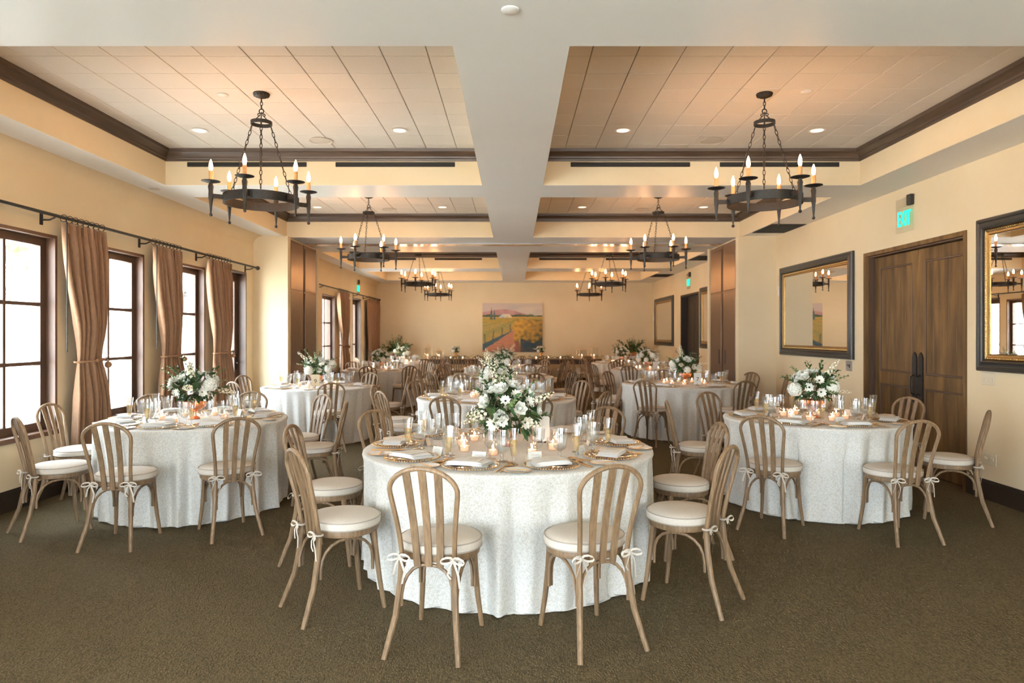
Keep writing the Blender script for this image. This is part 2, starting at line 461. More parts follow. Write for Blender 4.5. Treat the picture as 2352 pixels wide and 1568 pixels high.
# piers that house the stacked folding partition
for (nm, x0, x1, s, wd) in (('wall_pier_left', XL, PIER_XL, 1, 'window'), ('wall_pier_right', PIER_XR, XR, -1, 'mirror')):
    mb = MB()
    face = x1 if s > 0 else x0
    a, b = (x0, x1) if s > 0 else (x0, x1)
    d = 0.05
    if s > 0:
        mb.box(x0, x1 - d, PIER_Y0, PIER_Y1, 0, ZS); mb.box(x1 - d, x1, PIER_Y0, PIER_Y0 + 0.14, 0, ZS); mb.box(x1 - d, x1, PIER_Y1 - 0.12, PIER_Y1, 0, ZS)
    else:
        mb.box(x0 + d, x1, PIER_Y0, PIER_Y1, 0, ZS); mb.box(x0, x0 + d, PIER_Y0, PIER_Y0 + 0.14, 0, ZS); mb.box(x0, x0 + d, PIER_Y1 - 0.12, PIER_Y1, 0, ZS)
    obj(nm, mb, 'wall_paint', smooth=False, kind='structure', label='cream wall pier beside the %s, holding the brown partition doors' % wd, cat='wall')
    # two tall brown pocket doors on the inner face, each with an upper and a lower panel
    ya, yb = PIER_Y0 + 0.145, PIER_Y1 - 0.125
    ym = (ya + yb) / 2
    for k, (c0, c1) in enumerate(((ya, ym - 0.012), (ym + 0.012, yb))):
        xb = x1 - 0.045 if s > 0 else x0 + 0.045
        def xs(a, b): return (min(xb + s * a, xb + s * b), max(xb + s * a, xb + s * b))
        nm2 = 'door_%d' % ((1 if s > 0 else 3) + k)
        r = link(nm2, None, None, (0, 0, 0), None, 'tall brown partition door on the %s pier, %s the camera' % ('window side' if s > 0 else 'mirror side', 'nearer' if k == 0 else 'farther from'), 'door', None, 'structure')
        X = xs(0, 0.022)
        obj('door_body', MB().box(X[0], X[1], c0, c1, 0.01, ZS - 0.03), 'panel_metal', r, smooth=False)
        X = xs(0.022, 0.036)
        for (z0, z1) in ((0.05, 2.24), (2.27, ZS - 0.09)):
            obj('panel', MB().bbox(X[0], X[1], c0 + 0.045, c1 - 0.045, z0, z1, 0.006), 'panel_metal', r, smooth=False)
        X = xs(0.036, 0.040)
        yc = c1 - 0.16 if k == 0 else c0 + 0.16
        obj('pull', MB().bbox(X[0], X[1], yc - 0.03, yc + 0.03, 0.98, 1.24, 0.001), 'black', r, smooth=False)

# ceiling: soffit grid
mb = MB()
ys = [YF - 0.25] + [v for p in COFY for v in p] + [YB + 0.25]
for i in range(0, len(ys), 2):
    mb.box(XL - 0.25, XR + 0.25, ys[i], ys[i + 1], ZS, ZT + 0.2)
for (a, b) in COFY:
    for (x0, x1) in ((XL - 0.25, COFX[0][0]), (COFX[0][1], COFX[1][0]), (COFX[1][1], XR + 0.25)):
        mb.box(x0, x1, a, b, ZS, ZT + 0.2)
obj('ceiling', mb, 'ceiling_paint', smooth=False, kind='structure', label='off-white plaster soffit grid of the coffered ceiling', cat='ceiling')

# coffers: tile field, crown moulding, linear air slots
TS = 0.3265
tile_meshes = {}
def tile_mesh(w, d):
    k = (round(w, 3), round(d, 3))
    if k not in tile_meshes:
        tile_meshes[k] = MB().bbox(0, w, 0, d, -0.012, 0.0, 0.003).mesh('tile', 'tile_board', smooth=False)
    return tile_meshes[k]
names4 = ['first', 'second', 'third', 'last']
tn = 0
for ci, (ya, yb) in enumerate(COFY):
    for sx, (xa, xb) in enumerate(COFX):
        side = ('window', 'door')[sx]
        rng = random.Random(ci * 7 + sx)
        r = obj('ceiling_coffer_%d' % (ci * 2 + sx + 1), MB().box(xa - 0.02, xb + 0.02, ya - 0.02, yb + 0.02, ZT + 0.001, ZT + 0.03), 'tile_joint', smooth=False,
                kind='structure', label='%s tiled ceiling coffer on the %s side' % (names4[ci], side), cat='ceiling')
        if ci < 2:
            x_ref = (-0.348 - 0.272) if sx == 0 else (0.313 + 0.24)     # first joint beside the beam
            xs_ = []
            k0 = math.floor((xa - x_ref) / TS)
            x = x_ref + k0 * TS
            while x < xb: xs_.append(x); x += TS
            y_ref = 7.22 if ci == 0 else 11.12
            y = y_ref + math.floor((ya - y_ref) / TS) * TS
            ys_ = []
            while y < yb: ys_.append(y); y += TS
            for x in xs_:
                for y in ys_:
                    x0, x1 = max(x, xa), min(x + TS, xb); y0, y1 = max(y, ya), min(y + TS, yb)
                    if x1 - x0 < 0.02 or y1 - y0 < 0.02: continue
                    g, g2 = 0.0052, 0.0028
                    link('tile', tile_mesh(x1 - x0 - g, y1 - y0 - g2), r, (x0 + g / 2, y0 + g2 / 2, ZT + 0.001 - (0.002 if rng.random() < 0.05 else rng.random() * 0.0006)))
        else:
            obj('tile_field', MB().box(xa, xb, ya, yb, ZT - 0.01, ZT), 'tile_board', r, smooth=False)
        # crown
        tn += 1
        tr = link('trim_%d' % tn, None, None, (0, 0, 0), None, 'dark brown crown moulding of the %s coffer, %s side' % (names4[ci], side), 'moulding', None, 'structure')
        zc = ZT - 0.012 - 0.125
        CR = [(0.0, 0.0), (0.014, 0.003), (0.017, 0.022), (0.024, 0.030), (0.027, 0.048), (0.042, 0.070), (0.062, 0.088), (0.075, 0.092), (0.079, 0.125), (0.0, 0.125)]
        def run(p0, p1, inx, iny, m0, m1):
            m = MB(); n = len(CR)
            dx, dy = p1[0] - p0[0], p1[1] - p0[1]; l = math.hypot(dx, dy); ux, uy = dx / l, dy / l
            v = []
            for end, p in ((m0, p0), (-m1, p1)):
                for (d, z) in CR:
                    v.append((p[0] + inx * d + end * ux * d, p[1] + iny * d + end * uy * d, zc + z))
            m.add(v, [(i, (i + 1) % n, n + (i + 1) % n, n + i) for i in range(n)])
            return m
        xo = xa if sx == 0 else xb      # outer side, away from the beam; the beam side has no moulding
        lo, hi = (1, 0) if sx == 0 else (0, 1)
        for (p0, p1, ix, iy, m0, m1) in (((xa, yb), (xb, yb), 0, -1, lo, hi), ((xo, ya), (xo, yb), 1 if sx == 0 else -1, 0, 1, 1), ((xa, ya), (xb, ya), 0, 1, lo, hi)):
            obj('moulding_run', run(p0, p1, ix, iy, m0, m1), 'crown_wood', tr, angle=20, fix=True)
        # tan painted upright faces of the coffer
        e = 0.003; z0 = ZS + 0.002
        for (x0, x1, y0, y1) in ((xa, xb, yb - e, yb), (xa, xb, ya, ya + e), (xa, xa + e, ya, yb), (xb - e, xb, ya, yb)):
            obj('coffer_side', MB().box(x0, x1, y0, y1, z0, ZT - 0.004), 'wall_paint', r, smooth=False)
        # linear slot diffusers on the far face
        if ci in (0, 2):
            w = 1.30 if ci == 0 else 1.16
            if sx == 0: sl = ((-3.56, -3.56 + w), (-1.945, -1.945 + w))
            else: sl = ((0.615, 0.615 + w), (2.24, 2.24 + w))
            for k, (s0, s1) in enumerate(sl):
                o = obj('linear_vent', MB().bbox(s0, s1, yb - 0.012, yb, ZS + 0.200, ZS + 0.250, 0.003), 'slot_black', smooth=False,
                        label='long black slot vent in the %s coffer, %s side, %s the beam' % (names4[ci], side, ('farther from' if (k == 0) == (sx == 0) else 'next to')), cat='air vent')
                for q in (0.3, 0.62):
                    obj('vent_blade', MB().box(s0 + 0.01, s1 - 0.01, yb - 0.016, yb - 0.010, ZS + 0.200 + 0.05 * q, ZS + 0.204 + 0.05 * q), 'iron', o, smooth=False)

# partition track in the ceiling between the two halves of the room
obj('partition_track', MB().bbox(PIER_XL, PIER_XR, 12.15, 12.40, ZS - 0.018, ZS - 0.0005, 0.004), 'track', smooth=False, label='polished metal partition track across the ceiling between the piers', cat='track')

# black return grilles in the soffit along the right wall
for k, y in enumerate((10.04, 14.05, 18.3)):
    o = obj('return_grille', MB().bbox(3.79, 4.30, y, y + 0.84, ZS - 0.008, ZS - 0.0005, 0.003), 'slot_black', smooth=False,
            label='black ceiling return grille, %s from the camera' % ('nearest', 'second', 'third')[k], cat='air vent')
    for q in range(9):
        obj('grille_blade', MB().box(3.81, 4.28, y + 0.06 + q * 0.086, y + 0.072 + q * 0.086, ZS - 0.013, ZS - 0.007), 'black', o, smooth=False)

# baseboards
for nm, xx, s, segs in (('baseboard_left', XL, 1, [(YF, 9.90), (11.0, PIER_Y0), (PIER_Y1, 18.1), (19.2, YB)]), ('baseboard_right', XR, -1, [(YF, 6.50), (8.44, PIER_Y0), (PIER_Y1, 15.9), (17.75, YB)])):
    mb = MB()
    for a, b in segs:
        X = sorted((xx, xx + s * 0.018)); mb.box(X[0], X[1], a, b, 0, 0.145)
        X = sorted((xx, xx + s * 0.026)); mb.box(X[0], X[1], a, b, 0.145, 0.165)
        X = sorted((xx, xx + s * 0.012)); mb.box(X[0], X[1], a, b, 0.165, 0.18)
    obj(nm, mb, 'base_wood', smooth=False, kind='structure', label='dark brown baseboard along the %s' % ('window wall' if s > 0 else 'mirror and door wall'), cat='baseboard')
mb = MB(); mb.box(XL, XR, YB - 0.02, YB, 0, 0.17)
obj('baseboard_back', mb, 'base_wood', smooth=False, kind='structure', label='dark baseboard under the painting wall', cat='baseboard')

# windows in the left wall
wn = 0
wl = ['first', 'second', 'third', 'fourth']
def glazed(r, y0, y1, z0, z1, X, cols, rows, sash, mun, wood='window_wood'):
    """sash frame, muntins and one pane per light, in the plane x = X"""
    t = 0.022
    m = MB(); m.box(X - t, X + t, y0, y0 + sash, z0, z1); m.box(X - t, X + t, y1 - sash, y1, z0, z1)
    m.box(X - t, X + t, y0 + sash, y1 - sash, z0, z0 + sash); m.box(X - t, X + t, y0 + sash, y1 - sash, z1 - sash, z1)
    obj('sash', m, wood, r, smooth=False)
    ya, yb, za, zb = y0 + sash, y1 - sash, z0 + sash, z1 - sash
    for i in range(1, cols):
        y = ya + (yb - ya) * i / cols
        obj('muntin', MB().box(X - t * 0.8, X + t * 0.8, y - mun / 2, y + mun / 2, za, zb), wood, r, smooth=False)
    for j in range(1, rows):
        z = za + (zb - za) * j / rows
        obj('muntin', MB().box(X - t * 0.75, X + t * 0.75, ya, yb, z - mun / 2, z + mun / 2), wood, r, smooth=False)
    w, h = (yb - ya) / cols, (zb - za) / rows
    for i in range(cols):
        for j in range(rows):
            obj('pane', MB().add([(X, ya + w * i, za + h * j), (X, ya + w * (i + 1), za + h * j), (X, ya + w * (i + 1), za + h * (j + 1)), (X, ya + w * i, za + h * (j + 1))], [(0, 1, 2, 3)]), 'pane_glass', r, smooth=False)
order = {5.33: 'tall window nearest the camera in the left wall, cut by the photo edge', 6.84: 'tall window between the first two tied curtains', 8.40: 'tall window behind the flowers, between second and third curtains',
         15.28: 'narrow window in the far room beside the brown partition doors', 16.81: 'far-room window half hidden by the tied curtain'}
for (a, b) in WIN_B:
    wn += 1
    r = link('window_%d' % wn, None, None, (0, 0, 0), None, 'tall garden window of the left wall behind the camera, %s from the rear wall' % wl[wn - 1], 'window', None, 'structure')
    glazed(r, a, b, 0.08, 2.60, XL - 0.105, 2, 3, 0.085, 0.032)
for (a, b) in WIN_L:
    wn += 1
    r = link('window_%d' % wn, None, None, (0, 0, 0), None, order.get(a, 'brown wooden window in the left wall, %s' % ('hidden by the pier' if a > 10 else 'beside or behind the camera, number %d from the back' % wn)), 'window', None, 'structure')
    j = 0.03
    m = MB(); x0, x1 = XL - 0.20, XL + 0.004
    m.box(x0, x1, a, a + j, WZ0, WZ1); m.box(x0, x1, b - j, b, WZ0, WZ1); m.box(x0, x1, a + j, b - j, WZ1 - j, WZ1)
    obj('jamb', m, 'jamb_wood', r, smooth=False)
    obj('sill', MB().bbox(x0, XL + 0.03, a - 0.01, b + 0.01, WZ0 - 0.025, WZ0 + 0.02, 0.006), 'jamb_wood', r, smooth=False)
    glazed(r, a + j, b - j, WZ0 + 0.02, WZ1 - j, XL - 0.105, 2, 3, 0.075, 0.032)
# glazed garden doors
for k, (a, b) in enumerate(DOOR_L):
    r = link('door_%d' % (5 + k), None, None, (0, 0, 0), None, ('brown glazed garden door beside the third curtain', 'narrow glazed garden door in the far room under the exit sign')[k], 'door', None, 'structure')
    m = MB(); x0, x1 = XL - 0.22, XL + 0.004
    m.box(x0, x1, a, a + 0.03, 0, 2.5); m.box(x0, x1, b - 0.03, b, 0, 2.5); m.box(x0, x1, a + 0.03, b - 0.03, 2.47, 2.5)
    obj('jamb', m, 'window_wood', r, smooth=False)
    glazed(r, a + 0.03, b - 0.03, 0.01, 2.47, XL - 0.15, 1, 2, 0.13, 0.03)
    h = MB(); h.bbox(XL - 0.128, XL - 0.118, b - 0.125, b - 0.075, 0.95, 1.2, 0.003); h.tube([(XL - 0.118, b - 0.1, 1.06), (XL - 0.07, b - 0.1, 1.06), (XL - 0.07, b - 0.2, 1.06)], 0.009, 6)
    obj('door_handle', h, 'iron', r)
# windows behind the camera
for k, (a, b) in enumerate(WIN_F):
    wn += 1
    r = link('window_%d' % wn, None, None, (0, 0, 0), None, 'brown wooden window behind the camera, %s along that wall' % wl[k], 'window', None, 'structure')
    m = MB(); Y = YF - 0.1
    m.box(a, a + 0.09, Y - 0.03, Y + 0.03, 0.2, 2.5); m.box(b - 0.09, b, Y - 0.03, Y + 0.03, 0.2, 2.5); m.box(a, b, Y - 0.03, Y + 0.03, 0.2, 0.29); m.box(a, b, Y - 0.03, Y + 0.03, 2.41, 2.5)
    obj('sash', m, 'window_wood', r, smooth=False)
    obj('muntin', MB().box((a + b) / 2 - 0.018, (a + b) / 2 + 0.018, Y - 0.02, Y + 0.02, 0.29, 2.41), 'window_wood', r, smooth=False)
    for z in (1.0, 1.7): obj('muntin', MB().box(a + 0.09, b - 0.09, Y - 0.018, Y + 0.018, z - 0.016, z + 0.016), 'window_wood', r, smooth=False)
    obj('pane', MB().add([(a, Y, 0.2), (b, Y, 0.2), (b, Y, 2.5), (a, Y, 2.5)], [(0, 1, 2, 3)]), 'pane_glass', r, smooth=False)

# wooden double doors in the right wall
a, b = DR1[0], DR1[1]
r = link('door_7', None, None, (0, 0, 0), None, 'knotty brown wooden double doors under the exit sign', 'door', None, 'structure')
m = MB()
for (y0, y1, z0, z1) in ((a, a + 0.045, 0, 2.5), (b - 0.045, b, 0, 2.5), (a + 0.045, b - 0.045, 2.455, 2.5)):
    m.box(XR - 0.012, XR + 0.20, y0, y1, z0, z1)
obj('door_frame', m, 'door_wood', r, smooth=False)
m = MB()
for (y0, y1, z0, z1) in ((a + 0.045, a + 0.06, 0, 2.44), (b - 0.06, b - 0.045, 0, 2.44), (a + 0.045, b - 0.045, 2.44, 2.455)):
    m.box(XR + 0.03, XR + 0.10, y0, y1, z0, z1)
obj('door_stop', m, 'window_wood', r, smooth=False)
ymid = (a + b) / 2
XD = XR + 0.10          # door face
for k, (y0, y1) in enumerate(((a + 0.062, ymid - 0.002), (ymid + 0.002, b - 0.062))):
    lf = obj('door_leaf', MB().box(XD + 0.012, XD + 0.045, y0, y1, 0.01, 2.435), 'door_wood', r, smooth=False)
    s = 0.115
    for (p0, p1, q0, q1) in ((y0, y0 + s, 0.01, 2.435), (y1 - s, y1, 0.01, 2.435)):
        obj('stile', MB().bbox(XD, XD + 0.012, p0, p1, q0, q1, 0.003), 'door_wood', lf, smooth=False)
    for (q0, q1) in ((0.01, 0.22), (0.92, 1.07), (2.30, 2.435)):
        obj('rail', MB().bbox(XD + 0.0005, XD + 0.012, y0 + s, y1 - s, q0, q1, 0.003), 'door_wood', lf, smooth=False)
    for (q0, q1) in ((0.22, 0.92), (1.07, 2.30)):
        mm = MB(); e = 0.018
        for (p0, p1, g0, g1) in ((y0 + s, y0 + s + e, q0, q1), (y1 - s - e, y1 - s, q0, q1), (y0 + s + e, y1 - s - e, q0, q0 + e), (y0 + s + e, y1 - s - e, q1 - e, q1)):
            mm.bbox(XD - 0.004, XD + 0.012, p0, p1, g0, g1, 0.004)
        obj('panel_moulding', mm, 'window_wood', lf, smooth=False)
        n = 5; w = (y1 - y0 - 2 * s - 2 * e) / n
        for i in range(n):
            obj('plank', MB().bbox(XD + 0.006, XD + 0.0125, y0 + s + e + i * w + 0.001, y0 + s + e + (i + 1) * w - 0.001, q0 + e, q1 - e, 0.002), 'door_wood', lf, smooth=False)
    # tall iron pull plate with a pointed top
    yc = y1 - 0.055 if k == 0 else y0 + 0.055
    hp = MB(); w2 = 0.04
    prof = [(-w2, 0.76), (w2, 0.76), (w2, 1.25), (w2 * 0.6, 1.29), (0, 1.31), (-w2 * 0.6, 1.29), (-w2, 1.25)]
    n = len(prof)
    hp.add([(XD - 0.014, yc + p, z) for p, z in prof] + [(XD, yc + p, z) for p, z in prof], [tuple(range(n)), tuple(reversed(range(n, 2 * n)))] + [(i, (i + 1) % n, n + (i + 1) % n, n + i) for i in range(n)])
    hp.tube([(XD - 0.014, yc, 0.84), (XD - 0.05, yc, 0.86), (XD - 0.055, yc, 0.95), (XD - 0.05, yc, 1.04), (XD - 0.014, yc, 1.06)], 0.008, 6)
    obj('pull_plate', hp, 'iron', lf, smooth=False, fix=True)
obj('backing', MB().box(XR + 0.20, XR + 0.25, a, b, 0, 2.5), 'door_dark', r, smooth=False)

# dark doorway in the far room's right wall
a, b = DR2[0], DR2[1]
r = link('door_8', None, None, (0, 0, 0), None, 'dark doorway in the far room between two mirrors', 'door', None, 'structure')
m = MB()
for (y0, y1, z0, z1) in ((a, a + 0.05, 0, 2.52), (b - 0.05, b, 0, 2.52), (a + 0.05, b - 0.05, 2.47, 2.52)):
    m.box(XR - 0.006, XR + 0.25, y0, y1, z0, z1)
obj('door_frame', m, 'door_dark', r, smooth=False)
for k, (y0, y1) in enumerate(((a + 0.05, (a + b) / 2 - 0.003), ((a + b) / 2 + 0.003, b - 0.05))):
    lf = obj('door_leaf', MB().box(XR + 0.16, XR + 0.20, y0, y1, 0.01, 2.465), 'door_dark', r, smooth=False)
    for (q0, q1) in ((0.2, 0.95), (1.1, 2.3)):
        obj('panel', MB().bbox(XR + 0.152, XR + 0.16, y0 + 0.12, y1 - 0.12, q0, q1, 0.006), 'door_dark', lf, smooth=False)
    yc = y1 - 0.06 if k == 0 else y0 + 0.06
    obj('door_handle', MB().tube([(XR + 0.16, yc, 1.05), (XR + 0.11, yc, 1.05), (XR + 0.11, yc + (0.1 if k else -0.1), 1.05)], 0.01, 6), 'plate_steel', lf)

# ---------------------------------------------------------------- outside, seen through the windows
obj('ground_outside', MB().box(-30, XL - 0.26, -30, 45, -0.3, -0.10), 'patio', smooth=False, kind='structure', label='pale sunlit patio paving outside the windows', cat='ground')
obj('ground_garden', MB().box(-30, 30, -30, YF - 0.26, -0.3, -0.095), 'pale_gravel', smooth=False, kind='structure', label='pale gravel outside behind the camera', cat='ground')
obj('wall_outside', MB().box(-9.4, -9.0, 12.5, 30, -0.1, 4.2), 'stucco', smooth=False, kind='structure', label='pale stucco garden wall beyond the third window', cat='wall')

# ================================================================ THINGS FIXED TO THE ROOM
# ---------------------------------------------------------------- chandeliers
def chandelier_kit(rot):
    K = Kit('chandelier')
    # origin at the ceiling plane (z = 0), everything hangs down
    ZR = -0.895                                   # ring mid height
    c = MB(); c.lathe([(0.0001, 0.0), (0.066, 0.0), (0.068, -0.008), (0.058, -0.022), (0.036, -0.034), (0.012, -0.04), (0.0001, -0.042)], 20)
    for k in range(14):
        a = 2 * PI * k / 14; c.ball((0.056 * math.cos(a), 0.056 * math.sin(a), -0.018), 0.0085, 6)
    K.part('canopy', c, 'iron')
    def chain(p0, p1, n, lr=0.016, wr=0.0033):
        m = MB(); p0 = Vector(p0); p1 = Vector(p1); d = (p1 - p0); t = d.normalized()
        u = t.cross(Vector((0, 1, 0.01))).normalized(); w = t.cross(u)
        L = d.length / n
        for i in range(n):
            c0 = p0 + t * L * (i + 0.5); a = u if i % 2 else w
            pts = []
            for q in range(10):
                an = 2 * PI * q / 10
                pts.append(c0 + t * math.cos(an) * (L * 0.62) + a * math.sin(an) * lr * 0.62)
            m.tube(pts, wr, 5, closed=True)
        return m
    K.part('chain', chain((0, 0, -0.04), (0, 0, -0.13), 3), 'iron')
    h = MB()
    pts = [(0.019 * math.cos(2 * PI * q / 12), 0, -0.148 + 0.019 * math.sin(2 * PI * q / 12)) for q in range(12)]
    h.tube(pts, 0.005, 6, closed=True)
    for k in range(3):
        a = 2 * PI * k / 3 + rot + 0.3; ca, sa = math.cos(a), math.sin(a)
        prof = [(0.084, -0.245), (0.07, -0.225), (0.035, -0.195), (0.012, -0.178), (0.016, -0.165), (0.030, -0.165), (0.034, -0.176), (0.026, -0.183)]
        h.tube([(r_ * ca, r_ * sa, z) for r_, z in prof], 0.0045, 5)
    h.lathe([(0.080, -0.262), (0.086, -0.262), (0.086, -0.232), (0.080, -0.232), (0.080, -0.262)], 20)
    K.part('hanger', h, 'iron')
    for k in range(3):
        a = 2 * PI * k / 3 + rot + 0.3
        K.part('chain', chain((0.088 * math.cos(a), 0.088 * math.sin(a), -0.262), (0.285 * math.cos(a), 0.285 * math.sin(a), ZR + 0.045), 15), 'iron')
    ring = MB(); ring.lathe([(0.285, ZR - 0.036), (0.300, ZR - 0.036), (0.300, ZR + 0.036), (0.285, ZR + 0.036), (0.285, ZR - 0.036)], 40)
    rp = K.part('ring', ring, 'iron')
    for k in range(6):
        a = 2 * PI * k / 6 + rot; ca, sa = math.cos(a), math.sin(a)
        arm = MB(); n0 = 0
        arm.box(0.298, 0.392, -0.008, 0.008, ZR - 0.018, ZR + 0.018)
        # tapered faceted stem with a ball at the bottom
        arm.lathe([(0.0001, ZR + 0.105), (0.013, ZR + 0.105), (0.022, ZR + 0.075), (0.017, ZR + 0.035), (0.0185, ZR + 0.02), (0.0185, ZR - 0.02), (0.016, ZR - 0.03), (0.0055, ZR - 0.145), (0.0001, ZR - 0.146)], 6, (0.39, 0, 0))
        arm.ball((0.39, 0, ZR - 0.152), 0.014, 8)
        arm.xf(Matrix.Rotation(a, 4, 'Z'))
        ap = K.part('arm', arm, 'iron')
        x, y = 0.39 * ca, 0.39 * sa
        pan = MB(); pan.lathe([(0.0001, ZR + 0.104), (0.03, ZR + 0.104), (0.072, ZR + 0.116), (0.073, ZR + 0.119), (0.03, ZR + 0.109), (0.0001, ZR + 0.109)], 18, (x, y, 0))
        K.part('drip_pan', pan, 'iron', parent=ap)
        sl = MB(); sl.lathe([(0.0165, ZR + 0.108), (0.0165, ZR + 0.20), (0.009, ZR + 0.204), (0.0001, ZR + 0.204)], 12, (x, y, 0))
        K.part('candle_sleeve', sl, 'candle_sleeve', parent=ap)
        bu = MB(); bu.lathe([(0.0085, ZR + 0.203), (0.0145, ZR + 0.218), (0.0165, ZR + 0.235), (0.014, ZR + 0.255), (0.0075, ZR + 0.277), (0.0025, ZR + 0.290), (0.0002, ZR + 0.294)], 8, (x, y, 0))
        K.part('flame_bulb', bu, 'bulb', parent=ap)
    return K
ROT = [(32, -8), (14, -10), (28, 12), (26, 24)]
CH_Y = [5.70, 9.90, 15.07, 18.97]
wn_ = ['nearest', 'second', 'third', 'farthest']
for i, y in enumerate(CH_Y):
    for k, (x, sd) in enumerate(((-2.11, 'window'), (2.09, 'door'))):
        K = chandelier_kit(math.radians(ROT[i][k]))
        K.place('black iron ring chandelier with six candle bulbs, %s on the %s side' % (wn_[i], sd), 'chandelier', (x, y, ZT - 0.012), group='iron chandeliers')

# ---------------------------------------------------------------- recessed lights, speakers, sprinkler caps
def can_light(x, y, z, lit, lab):
    r = obj('recessed_light', MB().lathe([(0.070, 0.0), (0.085, -0.004), (0.070, -0.006), (0.062, -0.002), (0.058, 0.0)], 24), 'white_plastic', loc=(x, y, z), label=lab, cat='ceiling light', group='recessed lights')
    obj('reflector', MB().lathe([(0.060, -0.003), (0.0001, -0.0015)], 24), 'can_glow' if lit else 'can_dim', r)
    return r
for ci, y in enumerate((6.72, 10.75)):
    for sx, xs2 in enumerate(((-3.10, -1.13), (1.07, 2.98))):
        for k, x in enumerate(xs2):
            can_light(x, y, ZT - 0.013, True, 'glowing recessed light in the %s coffer, %s side, %s' % (names4[ci], ('window', 'door')[sx], 'next to the beam' if (k == 1) == (sx == 0) else 'away from the beam'))
for ci in (2, 3):  # unseen lamps in the far coffers, added to brighten the far room
    for sx, xs2 in enumerate(((-3.10, -1.13), (1.07, 2.98))):
        for k, x in enumerate(xs2):
            for yy, w in ((COFY[ci][0] + 0.7, 'near'), (COFY[ci][1] - 0.7, 'far')):
                q = can_light(x, yy, ZT - 0.013, True, 'added unseen recessed light in the %s coffer, %s side, %s end, %s' % (names4[ci], ('window', 'door')[sx], w, 'by the beam' if (k == 1) == (sx == 0) else 'by the wall'))
                q.children[0].data.materials.clear(); q.children[0].data.materials.append(MATS['can_fill_glow'])
can_light(-4.02, 7.62, ZS - 0.001, False, 'unlit recessed light in the soffit above the windows')
can_light(-3.0, 12.75, ZS - 0.001, True, 'glowing recessed light above the window-side partition doors')
can_light(3.0, 12.75, ZS - 0.001, False, 'dim recessed light above the mirror-side partition doors')
for ci, y in enumerate((7.07, 10.95)):
    for sx, x in enumerate((-2.0, 2.05)):
        r = obj('ceiling_speaker', MB().lathe([(0.115, 0.0), (0.125, -0.006), (0.112, -0.010), (0.105, -0.005)], 28), 'grille', loc=(x, y, ZT - 0.012), label='round ceiling speaker in the %s coffer, %s side' % (names4[ci], ('window', 'door')[sx]), cat='speaker')
        obj('speaker_grille', MB().lathe([(0.106, -0.006), (0.05, -0.009), (0.0001, -0.010)], 28), 'grille', r)
for x, y, z, lab in ((-2.44, 5.72, ZT - 0.012, 'round white sprinkler cap beside the window-side chandelier'), (2.42, 5.65, ZT - 0.012, 'round white sprinkler cap beside the door-side chandelier'), (-0.02, 3.42, ZS - 0.0005, 'round white sprinkler cap on the soffit above the aisle')):
    obj('sprinkler_cap', MB().lathe([(0.0001, -0.013), (0.036, -0.012), (0.044, -0.007), (0.045, 0.0)], 24, cap1=False), 'white_plastic', loc=(x, y, z), label=lab, cat='sprinkler')

